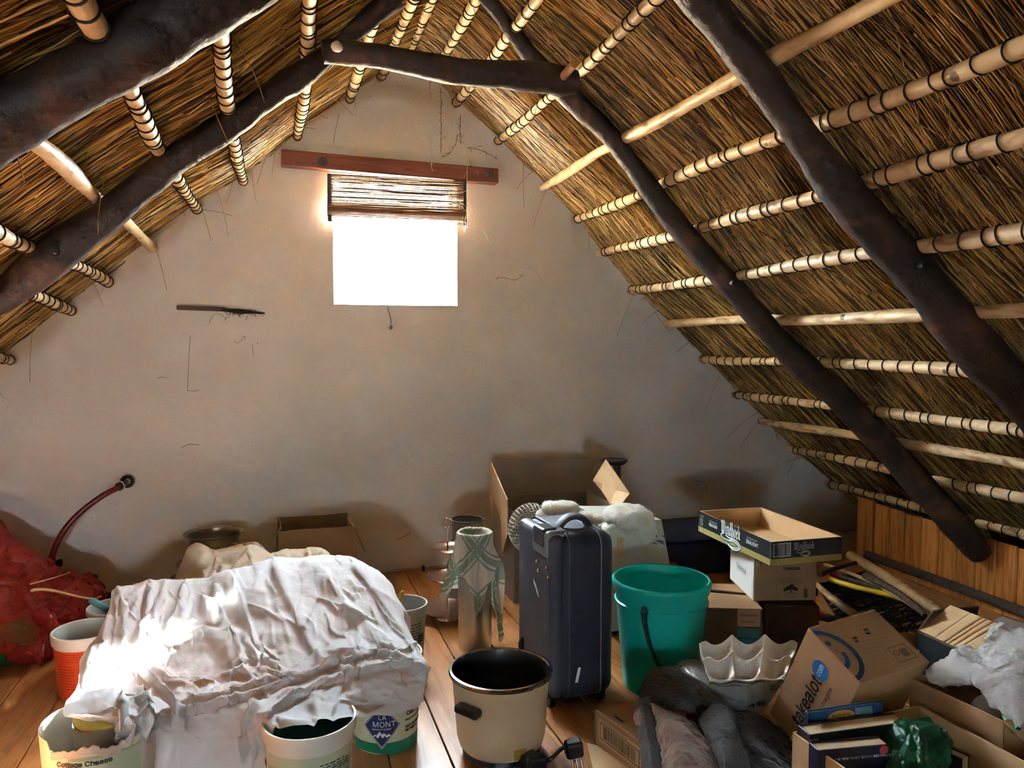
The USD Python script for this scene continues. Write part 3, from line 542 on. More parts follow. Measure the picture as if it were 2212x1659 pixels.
    P = facets(facets(P, 90, .0065, 201, (150, 1200, 930, 1680)), 260, .0026, 202, (150, 1200, 930, 1680))
    white = wrinkle(wrinkle(fold(fold(P, wf), rc), .004, 17, 16, 2), .0012, 60, 17, 2)
    return [(cream, (1, .93, .8)), (white, (1, 1, 1))]
# ------------------------------------------------------------------ on and by the gable wall
M_stick = plain('bamboo_stick', lin(120, 84, 56), 0.5, 0.3, 40)
M_tape = plain('blue_grey_tape', lin(58, 62, 74), 0.7)
p = thing('lintel', 'reddish timber lintel board fixed over the window', 'lintel', ony(842, 380, 3.57))
a, b, c, d = ony(607, 322, 3.55), ony(1077, 362, 3.55), ony(607, 357, 3.55), ony(1077, 396, 3.55)
part(p, 'board', obox(c, d - c, (0, 0.06, 0), a - c, 0.004), M_lintel)
part(p, 'bolt', at(trimesh.creation.cylinder(0.020, 0.012), ony(697, 349, 3.545), 0, (math.pi / 2, (1, 0, 0))), plain('dark_bolt', lin(44, 44, 54), 0.5), label='dark round bolt head')
g = np.random.default_rng(5); c = ony(1060, 375, 3.535); L = []
for k in range(9):
    t = k * 0.7 + g.uniform(-.2, .2); r = g.uniform(0.018, 0.032); L.append(tube(spline([c, c + np.array([math.cos(t) * r * .6, -0.012, math.sin(t) * r * .6]), c + np.array([math.cos(t + .2) * r, 0.004, math.sin(t + .2) * r])], 8), 0.0016, 5))
L.append(trimesh.creation.icosphere(2, 0.008)); L[-1].apply_translation(c)
single('dried_spider', cat_(L), M_tape, 'dark curled dry spider on the right end of the lintel', 'spider')
# roll-up blind of thin sticks
bl = thing('bamboo_blind', 'half raised roll-up blind of thin bamboo sticks hanging from the lintel over the window', 'blind', ony(856, 470, 3.565))
def zat(px, py): return ony(px, py, 3.565)
def stick(f, r=0.0022, y=3.565, m=M_stick):         # f: how far down, 0 the top, 1 the lower edge
    a, b = ony(707, 376 + 100 * f, y), ony(1007, 392 + 94 * f, y); k = np.linspace(a, b, 6); k[1:-1, 2] += g.normal(0, 0.0006, 4); part(bl, 'slat', tube(k, r, 6), m)
f = 0.0
while f < 0.62: stick(f, 0.0024, y=3.565 + g.normal(0, .001)); f += g.uniform(.0225, .0275) if not 0.40 < f < 0.425 else 0.05
for k in range(13): stick(0.63 + 0.022 * k, 0.0028, 3.560 - 0.012 * math.sin(k / 12 * math.pi))
for k in range(4): stick(0.935 + 0.022 * k, 0.0014)
for px in (707, 1000):
    a, b = ony(px, 378 if px < 800 else 392, 3.560), ony(px, 478 if px < 800 else 486, 3.560); part(bl, 'edge_tape', abox(a[0], 3.555, b[2], a[0] + 0.016, 3.5585, a[2]), M_tape)
for px in np.linspace(735, 985, 9):
    a, b = ony(px, 380, 3.5605), ony(px, 450, 3.5605); part(bl, 'string', tube([a, b], 0.0009, 5), M_cord)
p = thing('hanging_cord', 'thin cord with a small weight hanging down the wall below the window sill', 'cord', ony(845, 710, 3.58))
part(p, 'cord', tube(spline([ony(838, 660, 3.59), ony(840, 675, 3.582), ony(844, 690, 3.580), ony(844, 700, 3.58)], 16), 0.0018, 6), M_tape)
w = trimesh.creation.icosphere(2, 0.010); w.apply_scale([.8, .8, 1.1]); w.apply_translation(ony(844, 707, 3.58)); part(p, 'weight', w, plain('weight_metal', lin(96, 96, 98), 0.4, metal=0.6))
# a broken wooden strip showing in the plaster, cracks below it
M_strip = wood('weathered_strip', lin(60, 44, 36), lin(118, 90, 74), (0.8, 5, 9), rough=0.8)
p = thing('timber_strip', 'weathered broken timber strip set in the plaster left of the window', 'timber strip', ony(476, 668, 3.59))
a, b = ony(381, 664, 3.585), ony(488, 668, 3.585); part(p, 'strip', obox(a - (0, 0, .010), b - a, (0, .03, 0), (0, 0, .019), .003), M_strip)
q = np.array([ony(480, 668, 3.587), ony(510, 672, 3.584), ony(540, 674, 3.586), ony(572, 677, 3.592)]); part(p, 'broken_end', tube(spline(q, 20), np.interp(np.linspace(0, 1, 20), [0, .4, 1], [.007, .011, .003]), 8), M_gap)
L = []
for k in range(26):
    c = ony(g.uniform(485, 560), g.uniform(668, 680), 3.585); L.append(tube(spline([c, c + (g.normal(0, .008), -.008, g.normal(0, .008)), c + (g.normal(0, .014), -.002, g.normal(-.008, .012))], 6), 0.0008, 4))
part(p, 'fibre', cat_(L), M_gap, kind='stuff')
M_crack = plain('plaster_crack', lin(128, 116, 102), .9)
for poly in ([(411, 725), (408, 770), (405, 845)], [(404, 843), (418, 845), (430, 842)], [(490, 690), (466, 678), (452, 700)], [(340, 818), (352, 815), (362, 818)], [(505, 735), (524, 731), (528, 726), (529, 735)], [(545, 745), (548, 770)]):
    part(wall_back, 'crack', tube(spline([ony(*q, 3.599) for q in poly], 14), 0.0011, 5), M_crack)
# cobwebs
M_web = plain('cobweb_thread', lin(214, 208, 190), 0.6, 0.1)
M_soot = plain('sooty_thread', lin(74, 62, 56), 0.9)
def cobweb(label, lines, mat, r, y=3.575, fuzz=0, n=0, spread=8, seed=1):
    g = np.random.default_rng(seed); L = []
    for ln in lines:
        k = spline([ony(a, b, y + g.normal(0, .006)) for a, b in ln], 24); k += g.normal(0, 0.0014, k.shape); L.append(tube(k, r * g.uniform(.6, 1.2, 24), 5))
        for _ in range(n):
            c = k[g.integers(24)] + g.normal(0, spread * 0.0018, 3) * (1, .4, 1); e = g.normal(0, .006, 3); L.append(tube([c - e, c, c + e + g.normal(0, .003, 3)], r * .6, 4))
    single('cobweb', cat_(L), mat, label, 'cobweb', kind='stuff', smooth=True)
cobweb('dusty cobweb clump on the right edge of the bamboo blind', [[(1010, 320), (1009, 400), (1006, 475), (1003, 500)], [(925, 448), (960, 440), (1003, 450)], [(955, 420), (985, 432), (1005, 445)]], M_web, 0.0014, 3.545, n=26, spread=9, seed=3)
cobweb('single pale cobweb strand hanging over the lintel', [[(928, 296), (932, 320), (931, 345), (934, 370)]], M_web, 0.0016, 3.53, n=3, spread=3, seed=4)
cobweb('long pale cobweb trail on the wall right of the window', [[(1042, 492), (1062, 525), (1084, 554)], [(1092, 540), (1100, 558), (1128, 568), (1150, 582), (1168, 606), (1166, 622)]], M_web, 0.0015, 3.585, n=7, spread=4, seed=5)
cobweb('dark sooty cobweb strands at the wall top below the collar beam', [[(995, 248), (994, 270), (996, 310)], [(988, 290), (982, 315), (968, 334), (957, 338)], [(952, 190), (953, 260), (952, 330)], [(1012, 318), (1040, 325), (1075, 345)]], M_soot, 0.0012, 3.575, n=9, spread=4, seed=6)
cobweb('faint dark cobweb scribble on the wall right of the window', [[(1073, 602), (1090, 600), (1110, 604), (1128, 594)], [(1500, 1040), (1512, 1040), (1528, 1060)]], M_soot, 0.0010, 3.588, n=4, spread=3, seed=7)
for i, ln in enumerate(([(855, 1165), (872, 1160), (888, 1148)], [(392, 968), (410, 960), (430, 962)])):
    part(wall_back, 'crack', tube(spline([ony(*q, 3.599) for q in ln], 12), 0.0013, 5), M_crack)
# red pipe, floor conduits
M_pipe = plain('red_pipe', lin(112, 34, 34), 0.35)
M_fit = plain('brown_fitting', lin(66, 52, 46), 0.4, metal=0.4)
p = thing('water_pipe', 'curved dark red pipe rising out of the plastic heap to a fitting in the wall', 'pipe', ony(108, 1225, 3.45))
q = [ony(262, 1050, 3.52), ony(250, 1056, 3.50), ony(225, 1069, 3.48), ony(192, 1092, 3.47), ony(162, 1118, 3.46), ony(137, 1148, 3.45), ony(118, 1185, 3.45), ony(107, 1222, 3.45)]
part(p, 'hose', tube(spline(q, 40), 0.0115, 12), M_pipe)
part(p, 'fitting', cat_([tube([ony(255, 1053, 3.51), ony(266, 1046, 3.53)], 0.017, 12), tube([ony(266, 1046, 3.53), ony(272, 1042, 3.56)], 0.012, 12)]), M_fit)
part(p, 'wall_flange', ringm(ony(275, 1040, 3.575), 0.020, 0.008, (0.3, -1, 0)), M_cord); part(p, 'clip', ringm(ony(262, 1048, 3.52), 0.0175, 0.002, unit(q[0] - q[1])), M_frame)
part(p, 'coupling', tube([ony(109, 1205, 3.45), ony(104, 1246, 3.45)], 0.020, 12), M_fit)
part(p, 'stop_valve', obox(ony(112, 1232, 3.46), (0.035, 0.02, .008), (-.008, .03, 0), (0, 0, .028), .006), M_fit)
M_cond = plain('grey_conduit', lin(150, 144, 134), 0.5)
p = thing('conduit', 'thin pale conduit clipped along the foot of the gable wall', 'conduit', (0.7, 3.57, 0.0))
part(p, 'pipe', tube([(0.1, 3.578, 0.012), (1.2, 3.578, 0.012)], 0.007, 8), M_cond)
for x in (0.66, 0.95): part(p, 'clip', abox(x, 3.568, 0.0, x + .012, 3.59, .022), M_cord)
p = single('dark_skirting', abox(-1.6, 3.52, 0.0, -0.1, 3.585, 0.028, .005), M_gap, 'dark timber batten lying along the wall foot behind the tubs', 'batten')

# ------------------------------------------------------------------ left heap: plastic, tubs, sheets, pots
def cloth_mat(name, rgb, trans=0.35, rough=0.85, bump=0.0015, bscale=90, var=0.04):
    rgb = np.array(rgb)
    return material(name, {'g': ('geometry', {}), 'n': ('noise_texture', {'scale': 4.0, 'detail': 4.0}), 'r': ('rgb_ramp', {'ramp': [(0.3, tuple(rgb * (1 - var))), (0.7, tuple(np.minimum(rgb * (1 + var), .95)))]}),
        'bn': ('noise_texture', {'scale': bscale, 'detail': 5.0, 'distortion': 0.8}), 'b': ('bump', {'distance': bump}), 'p': ('principled_bsdf', {'roughness': rough, 'sheen_weight': 0.1}), 't': ('translucent_bsdf', {}), 'x': ('mix_closure', {'fac': trans})},
        [('g.position', 'n.vector'), ('n.fac', 'r.fac'), ('r.color', 'p.base_color'), ('r.color', 't.color'), ('g.position', 'bn.vector'), ('bn.fac', 'b.height'), ('b.normal', 'p.normal'), ('p.BSDF', 'x.closure1'), ('t.BSDF', 'x.closure2')], 'x.closure')
M_white_sheet = cloth_mat('white_cotton', (0.77, 0.81, 0.85)); M_cream_sheet = cloth_mat('cream_cotton', (0.72, 0.64, 0.50))
(cream, _), (white, _) = build_sheets()
single('cream_sheet', grid_mesh(cream), M_cream_sheet, 'crumpled cream cotton sheet heaped behind the white one, below the steel pots', 'sheet', smooth=True)
single('white_sheet', grid_mesh(white), M_white_sheet, 'large crumpled white cotton sheet thrown over the plastic tubs', 'sheet', smooth=True)
M_tubw = plain('tub_plastic', lin(226, 224, 212), 0.4, 0.05); M_tubin = plain('tub_inside', lin(196, 204, 200), 0.4, 0.05); M_milky = plain('milky_plastic', lin(186, 186, 172), 0.35, 0.06)
M_ink = plain('black_print', lin(24, 24, 26), 0.6, 0.05); M_orange = plain('orange_label', lin(214, 70, 30), 0.45, 0.06); M_navy = plain('navy_print', lin(26, 40, 92), 0.5, 0.05); M_green = plain('green_print', lin(20, 118, 84), 0.45, 0.06)
M_palegreen = plain('pale_green_print', lin(164, 184, 140), 0.5, 0.05); M_sage = plain('sage_print', lin(196, 208, 176), 0.5, 0.04); M_whiteprint = plain('white_print', lin(236, 238, 236), 0.5, 0.03); M_dgreen = plain('dark_green_plastic', lin(14, 74, 62), 0.45)
M_straw = plain('straw_stalk', lin(196, 160, 104), 0.6)
def wrapm(m, r_of_z, a0, z0, off=0.0006):           # lettering bent round an upright tub: x along the wall, y up
    v = m.vertices.copy(); z = z0 + v[:, 1]; r = np.array([r_of_z(q) for q in z]); a = a0 + v[:, 0] / r; rr = r + off + v[:, 2]
    return T(np.stack([rr * np.cos(a), rr * np.sin(a), z], 1), m.faces)
def finem(m, e=0.012):
    v, f = trimesh.remesh.subdivide_to_size(m.vertices, m.faces, e, max_iter=6); return T(v, f)
class Tub:
    def __init__(s, name, label, x, y, rt, rb, h, mat, lip=0.02, cat='tub', inside=None, cut=None):
        s.x, s.y, s.h, s.rt, s.rb = x, y, h, rt, rb; s.p = thing(name, label, cat, (x, y, 0), group='plastic tubs round the white sheet'); s.r = lambda z: rb + (rt - rb) * z / h; t = 0.0025
        body = lathe([(0, 0.004), (rb - .004, 0.0), (rb, 0.006), (s.r(h - lip), h - lip)], 56); inn = lathe([(rt - t, h - .002), (s.r(h * .5) - t, h * .5), (rb - t, 0.010), (0, 0.008)], 56)
        if cut is None:
            part(s.p, 'body', at(body, (x, y, 0)), mat, smooth=40); part(s.p, 'inner_wall', at(inn, (x, y, 0)), inside or mat, smooth=40)
            part(s.p, 'rim', at(lathe([(s.r(h - lip), h - lip), (s.r(h - lip) + .005, h - lip + .002), (rt + .005, h - .006), (rt + .003, h), (rt - .001, h), (rt - t, h - .004)], 56), (x, y, 0)), mat, smooth=40)
    def band(s, name, z0, z1, a0, a1, mat, off=0.0006, label=None, edge=None):
        n = max(6, int((a1 - a0) / 0.08)); A = np.linspace(a0, a1, n); Z = np.linspace(z0, z1, 4); lo = edge(A) if edge else 0 * A
        P = np.array([[((s.r(z) + off) * math.cos(a) + s.x, (s.r(z) + off) * math.sin(a) + s.y, z + (e * (z1 - z) / (z1 - z0) if edge else 0)) for z in Z] for a, e in zip(A, lo)]); part(s.p, name, grid_mesh(P), mat, label=label, smooth=True)
    def put(s, name, m, a, z, mat, off=0.0010, label=None): part(s.p, name, at(wrapm(finem(m), s.r, a, z, off), (s.x, s.y, 0)), mat, label=label)
    def lines(s, a, z0, w, n, dz, mat, seed=0, h=0.0022, name='small_print', gap=True):
        g = np.random.default_rng(seed); L = []
        for k in range(n):
            x = 0
            while x < w * (1 if k % 4 else .75):
                q = g.uniform(.006, .016) if gap else w; L.append(rect2d(x, -k * dz, min(x + q, w), -k * dz + h)); x += q + .003
        s.put(name, cat_(L), a, z0, mat)
# tub A: front left, its wall cut open at the front, a paint tin inside
x, y, rt, h = TUBS['A'][0], TUBS['A'][1], 0.115, 0.270
tA = Tub('plastic_tub', 'nearest white tub, cut open at the front, with a paint tin standing in it', x, y, rt, 0.100, h, M_tubw, cut=1)
A = np.linspace(0, 2 * np.pi, 181); top = np.full(181, h); camdir = math.atan2(-y, -x)
df = (A - camdir + np.pi) % (2 * np.pi) - np.pi; step = np.floor((df + .7) / .35); cutz = 0.256 + 0.006 * np.sin(step * 2.1) + 0.002 * np.sin(df * 40)
top = np.where(np.abs(df) < 0.95, cutz, np.minimum(h, 0.256 + np.clip(np.abs(df) - .95, 0, 1) * .25))
def wallp(r0, off): return np.array([[((tA.r(z) + off) * math.cos(a) + x, (tA.r(z) + off) * math.sin(a) + y, z) for z in np.linspace(0, t, 12)] for a, t in zip(A, top)])
part(tA.p, 'body', shell(wallp(0, -0.0015), 0.003), M_tubw, smooth=40); part(tA.p, 'bottom', at(trimesh.creation.cylinder(0.098, 0.004), (x, y, 0.004)), M_tubw)
tA.band('label_band', 0.233, 0.240, camdir - .55, camdir + .75, M_palegreen, label='pale green band of the torn label'); tA.band('label_band', 0.05, 0.233, camdir - .55, camdir + .75, M_sage)
q = [(x + (tA.r(t) + .0035) * math.cos(a), y + (tA.r(t) + .0035) * math.sin(a), t) for a, t, d_ in zip(A, top, df) if abs(d_) < .9]
part(tA.p, 'torn_edge', shell(np.array([[(p_[0], p_[1], p_[2] + .001), (p_[0] - .001 * 0, p_[1], p_[2] - .013 - .003 * math.sin(i * 1.7 % 3))] for i, p_ in enumerate(sorted(q, key=lambda c: c[0]))]), .0012), plain('torn_paper', lin(222, 204, 186), .8))
m = text2d('Cottage Cheese', 0.0105, bold=True); tA.put('lettering', m, camdir - 0.78, 0.2205, M_ink)
M_tin = plain('tin_steel', lin(190, 182, 168), 0.28, 0.1, metal=0.9); M_ypaint = plain('yellow_paint', lin(206, 186, 84), 0.5, 0.15)
c = ond(216, 1585, 1.70); c = np.array([c[0], c[1], 0]); c = np.array([-0.368, 1.835, 0]); R = 0.060
tn = thing('paint_tin', 'steel paint tin with dried yellow paint on its lid, standing in the cut tub', 'tin', (*c[:2], 0.012))
part(tn, 'can', at(lathe([(0, 0.012), (R - .006, .012), (R - .001, .018), (R, .03), (R, .205), (R - .002, .209), (R, .213), (R, .236), (R + .002, .240), (R, .243), (R - .004, .241), (R - .006, .228), (0, .226)], 48), (*c[:2], .030)), M_tin, smooth=30)
k = lathe([(0, .238), (R * .75, .240), (R * .98, .243), (R + .001, .250), (R - .006, .254), (0, .252)], 44); k.vertices += 0.004 * smoothnoise(k.vertices, 60, 8)[:, None] * np.array([1, 1, 1.5]); part(tn, 'paint_crust', at(k, (*c[:2], .030)), M_ypaint, label='crust of dried yellow paint')
part(tn, 'lid', at(lathe([(0, .250), (R * .50, .251), (R * .56, .256), (R * .45, .257), (0, .256)], 40), (*c[:2] + np.array([.008, -.004]), .016)), M_gap)
# tub B: creamy, in front
x, y, rt, h = TUBS['B'][0], TUBS['B'][1], 0.100, 0.25
tB = Tub('plastic_tub', 'white tub with a nutrition table on its side, dark green inside, at the front edge', x, y, rt, 0.084, h, M_tubw, inside=M_dgreen, lip=.03); cd = math.atan2(-y, -x)
tB.band('label_band', 0.02, 0.205, cd - 1.2, cd + 1.2, M_sage); tB.band('label_stripe', 0.150, 0.175, cd - 1.2, cd + 1.2, M_palegreen, off=.0009)
tB.put('lettering', text2d('Creamy', 0.013, bold=True), cd - 1.28, 0.112, M_ink); tB.lines(cd + .22, .182, .075, 4, .0062, M_ink, 3); tB.lines(cd + .22, .142, .060, 12, .0062, M_ink, 4, h=.0016)
tB.put('table_frame', cat_([rect2d(0, -.085, .0008, .03), rect2d(.078, -.085, .0788, .03)] + [rect2d(0, .03 - .0115 * k_, .078, .0307 - .0115 * k_) for k_ in range(11)]), cd + .21, .118, M_ink)
k = []; g = np.random.default_rng(8)
for i in range(14):
    b = rect2d(-.016 + g.uniform(-.002, .004), 0, .020 + g.uniform(-.004, .004), .016); M = rotz(g.uniform(-.15, .15)); M[:3, 3] = (g.uniform(-.01, .02), -.013 * (i // 2) + .03, 0); k.append(moved(b, M))
tB.put('cheese_picture', cat_(k), cd - .38, .118, plain('pale_cheese_print', lin(226, 214, 182), .5), off=.0012)
# tub C: under the right corner of the sheet
x, y, rt, h = TUBS['C'][0], TUBS['C'][1], 0.100, 0.245
tC = Tub('plastic_tub', 'tub with navy diamond label and green foot, under the white sheet corner', x, y, .098, 0.085, h, M_sage); cd = math.atan2(-y, -x)
tC.band('green_band', 0.001, 0.034, cd - 1.5, cd + 1.5, M_green, label='green band round the foot', edge=lambda a: 0.006 * np.sin(a * 2))
dm = Polygon([(-.046, 0), (0, .058), (.046, 0), (0, -.058)]); a0 = cd - .12
for poly, mt, of in ((dm.buffer(.004, join_style=2), M_whiteprint, .0008), (dm.buffer(.0025, join_style=2), M_navy, .0013), (dm.buffer(.0005, join_style=2).difference(dm.buffer(-.0006, join_style=2)), M_whiteprint, .0019)):
    tC.put('diamond', extr(poly, .0004), a0, .082, mt, off=of)
for s_, hh, dx, dz in (('LA', .0125, -.009, .100), ('MONT', .0145, -.0245, .080)): tC.put('lettering', text2d(s_, hh), a0 + dx / .09, dz, M_whiteprint, off=.002)
tC.put('lettering', text2d('SPECIALITY CHEESES', .0038, width=.052), a0 - .026 / .09, .0715, M_whiteprint, off=.002)
mt = Polygon([(-.026, -.006), (-.018, .004), (-.014, .001), (-.006, .012), (.001, .004), (.006, .008), (.012, .001), (.018, .005), (.026, -.004), (.02, -.002), (.012, -.006), (.008, 0), (.002, -.008), (-.004, .002), (-.01, -.008), (-.016, -.001)]); tC.put('mountain', extr(mt.buffer(0), .0004), a0, .056, M_whiteprint, off=.002)
for s_, hh, dx, dz in (('Combi', .011, .068, .098), ('PRODUCT OF SOUTH AFRICA', .0052, .066, .083), ('KEEP REFRIGERATED', .0062, .066, .064), ('BETWEEN 1', .0062, .066, .054)): tC.put('lettering', text2d(s_, hh, bold=hh > .006), a0 + dx / .09, dz, M_ink)
# tub D: milky, behind on the right, with a yellow cane handle
x, y, rt, h = TUBS['D']; tD = Tub('plastic_tub', 'milky see-through tub with a yellow looped handle sticking out, right of the sheet', x, y, .080, 0.066, .22, M_milky, inside=M_tubin); cd = math.atan2(-y, -x)
tD.lines(cd + .1, .165, .06, 9, .010, M_ink, 9, h=.0028); tD.put('barcode', cat_([rect2d(.003 * i, 0, .003 * i + .001 + .001 * (i % 3 == 0), .03) for i in range(8)]), cd + .75, .10, M_ink)
M_yel = plain('yellow_cane', lin(214, 172, 64), .4)
p = thing('yellow_loop', 'yellow bent cane handle leaning in the milky tub', 'handle', ony(856, 1330, 2.5)); part(p, 'loop', tube(spline([ony(846, 1345, 2.46), ony(852, 1315, 2.5), ony(858, 1292, 2.52), ony(868, 1280, 2.52), ony(871, 1278, 2.53), ony(870, 1286, 2.53), ony(862, 1312, 2.53), ony(854, 1340, 2.52)], 40), .0045, 8), M_yel)
# tub E: orange label
x, y, rt, h = TUBS['E']; tE = Tub('plastic_tub', 'white rimmed tub with a bright orange label left of the sheet', x, y, .094, 0.080, .20, M_tubw, inside=M_tubin, lip=.034); cd = math.atan2(-y, -x)
tE.band('orange_label', 0.003, .160, cd - 2.6, cd + 2.6, M_orange, label='bright orange printed wrap')
M_dorange = plain('dark_orange_print', lin(140, 34, 18), .5)
tE.lines(cd - .9, .150, .16, 4, .0075, M_dorange, 12); tE.put('panel_line', cat_([rect2d(0, 0, .0012, .085)]), cd - .28, .04, M_dorange); tE.lines(cd - 1.0, .112, .05, 9, .009, M_dorange, 14)
for i, s_ in enumerate(('USE WITHIN', 'DAYS AFTER', 'OPENING')): tE.put('lettering', text2d(s_, .0085, bold=True), cd - .10, .047 - .0125 * i, M_ink)
tE.put('lettering', text2d('Allergens', .0055, bold=True), cd - .16, .124, M_ink)
tE.put('recycling_mark', extr(Polygon([(0, -.008), (.008, 0), (0, .008), (-.008, 0)]).exterior.buffer(.0011), .0004), cd - .02, .100, M_ink); tE.put('recycling_mark', extr(Point(0, 0).buffer(.008).exterior.buffer(.0014), .0004), cd - .02, .072, M_yel)
x, y, rt, h = TUBS['F']; tF = Tub('plastic_tub', 'plain white tub behind the orange one, with a teal handle resting in it', x, y, .088, .076, .20, M_tubw, inside=M_tubin)
p = thing('teal_handle', 'rounded pale teal plastic handle sticking out over the rim of the rear white tub', 'handle', (x, y, .02)); k = np.array([ony(193, 1295, y - .07), ony(215, 1306, y), ony(240, 1319, y + .05)]); kk = np.linspace(k[0], k[2], 14); part(p, 'grip', tube(kk, np.array([.004, .009, .0105, .0112, .0115, .0115, .0115, .0115, .0115, .0115, .0115, .0115, .0115, .01]), 12), plain('teal_plastic', lin(112, 158, 156), .4))
# pots
M_steel = plain('brushed_steel', lin(150, 140, 128), 0.32, 0.15, metal=0.95)
def pot(label, x, y, z, r, h, ha):
    p = thing('cooking_pot', label, 'pot', (x, y, z)); part(p, 'body', at(lathe([(0, .0), (r * .9, .0), (r * .95, .008), (r * .95, h - .02), (r, h - .006), (r + .012, h), (r + .011, h + .003), (r - .003, h - .004), (r * .95 - .003, h - .022), (r * .94, .012), (0, .008)], 56), (x, y, z)), M_steel, smooth=30)
    for a in ha:
        c = np.array([x + r * math.cos(a), y + r * math.sin(a), z + h * .72]); o = np.array([math.cos(a), math.sin(a), 0]); t = np.array([-math.sin(a), math.cos(a), 0])
        part(p, 'handle', tube(spline([c - t * .032, c - t * .034 + o * .022 - (0, 0, .004), c + o * .034 - (0, 0, .008), c + t * .034 + o * .022 - (0, 0, .004), c + t * .032], 18), .007, 8), M_steel)
    return p
c = onz(462, 1157, .29)
pot('lower steel pot, mostly hidden, with a loop handle at the left', c[0] - .01, c[1], 0, .125, .183, (math.pi * 1.06, 0.2)); pot('upper steel pot with a flared rim, stacked on another behind the cream sheet', c[0], c[1] - .005, .184, .106, .120, (-1.05, 2.2))
# cardboard
def card(name, rgb, rough=0.8): return material(name, {'g': ('geometry', {}), 'n': ('noise_texture', {'scale': 6.0, 'detail': 5.0}), 'r': ('rgb_ramp', {'ramp': [(0.3, tuple(np.array(rgb) * .88)), (0.7, tuple(np.array(rgb) * 1.08))]}), 'w': ('wave_texture', {'scale': 60.0, 'bands_direction': 'z', 'distortion': 1.5}), 'b': ('bump', {'distance': .0006, 'strength': .3}), 'p': ('principled_bsdf', {'roughness': rough})},
    [('g.position', 'n.vector'), ('n.fac', 'r.fac'), ('r.color', 'p.base_color'), ('g.position', 'w.vector'), ('w.fac', 'b.height'), ('b.normal', 'p.normal')], 'p.BSDF')
M_card = card('brown_cardboard', lin(176, 138, 98)); M_cardd = card('dull_cardboard', lin(150, 126, 106)); M_cardl = card('pale_cardboard', lin(206, 172, 126)); M_cardg = card('grey_brown_cardboard', lin(120, 106, 94))
def panel(p, name, pts, mat, t=0.004, label=None, sub=None, warp=0.0, seed=0):   # a flat flap through 4 corners (a, b along, c, d)
    P = quad_grid(*pts, 12, 8)
    if warp: P = P + normals(P) * (warp * smoothnoise(P, 9.0, seed, 2))[..., None]
    return part(p, name, shell(P, t), mat, label=label, smooth=30)
def open_box(p, c, u, v, h, mat, t=0.004, inner=None, bow=0.0, names=True):      # four walls and a bottom; c corner, u, v floor vectors
    c, u, v = (np.asarray(q, float) for q in (c, u, v)); H = np.array([0, 0, h])
    for a, b, out in ((c, c + u, -v), (c + u, c + u + v, u), (c + u + v, c + v, v), (c + v, c, -u)):
        P = quad_grid(a, b, b + H, a + H, 10, 8); s = np.sin(np.linspace(0, np.pi, 10))[:, None] * np.linspace(0, 1, 8)[None]; P = P + (unit(out) * bow)[None, None] * s[..., None]
        part(p, 'side', shell(P, t), mat, smooth=30)
    part(p, 'bottom', obox(c, u, v, (0, 0, t)), mat)
bx = thing('cardboard_box', 'open brown box behind the sheets against the gable wall', 'box', (.13, 3.25, 0))
c0, c1 = onz(601, 1150, .30), onz(768, 1146, .30); u = np.array([c1[0] - c0[0], 0, 0]); open_box(bx, (c0[0], c0[1] - .01, 0), u, (0, .27, 0), .305, M_cardd, bow=-.012)
panel(bx, 'flap', [(c1[0], c0[1], .30), (c1[0], c0[1] + .2, .30), (c1[0] + .045, c0[1] + .17, .19), (c1[0] + .045, c0[1], .19)], M_cardd)
# plastic sheeting heap at the left edge
def film(name, rgb, alpha=0.55, rough=0.18):
    return material(name, {'g': ('geometry', {}), 'bn': ('noise_texture', {'scale': 26.0, 'detail': 6.0, 'distortion': 1.0}), 'b': ('bump', {'distance': .003}), 'p': ('principled_bsdf', {'base_color': rgb, 'roughness': rough, 'specular_ior_level': .6}), 'tl': ('translucent_bsdf', {'color': rgb}), 't': ('transparent_bsdf', {'color': tuple(np.array(rgb) ** .5)}), 'm': ('mix_closure', {'fac': .35}), 'x': ('mix_closure', {'fac': alpha})},
        [('g.position', 'bn.vector'), ('bn.fac', 'b.height'), ('b.normal', 'p.normal'), ('p.BSDF', 'm.closure1'), ('tl.BSDF', 'm.closure2'), ('t.BSDF', 'x.closure1'), ('m.closure', 'x.closure2')], 'x.closure')
M_redfilm = film('red_film', lin(190, 66, 60), .70, .16); M_greenfilm = film('green_film', lin(26, 110, 60), .85); M_clear = film('clear_film', lin(190, 190, 140), .16, .08)
rows = [[(-220, 1100, .30), (-90, 1120, .35), (0, 1138, .36), (15, 1170, .30), (30, 1210, .2)], [(-220, 1150, .34), (-80, 1150, .38), (0, 1145, .38), (22, 1165, .35), (60, 1185, .30), (96, 1225, .20), (110, 1250, .10)],
        [(-220, 1240, .25), (-80, 1220, .32), (0, 1215, .30), (50, 1222, .27), (110, 1240, .20), (180, 1248, .13), (196, 1255, .06)], [(-220, 1290, .22), (-80, 1275, .26), (0, 1262, .25), (60, 1275, .22), (110, 1290, .18), (190, 1280, .13), (222, 1290, .06)],
        [(-220, 1340, .18), (-80, 1330, .2), (0, 1310, .2), (80, 1330, .16), (130, 1340, .12), (190, 1325, .09), (210, 1330, .03)], [(-220, 1400, .08), (-80, 1400, .10), (0, 1400, .10), (60, 1408, .06), (110, 1400, .05), (150, 1360, .06), (190, 1340, .03)], [(-220, 1430, .01), (-80, 1430, .02), (0, 1425, .01), (60, 1425, .01), (120, 1410, .01), (165, 1372, .01), (195, 1350, .01)]]
P = wrinkle(wrinkle(wrinkle(loft(rows, 260, 220), .05, 5.5, 81), .034, 13, 82, 2), .007, 34, 83, 2); cr_ = []; g = np.random.default_rng(31)
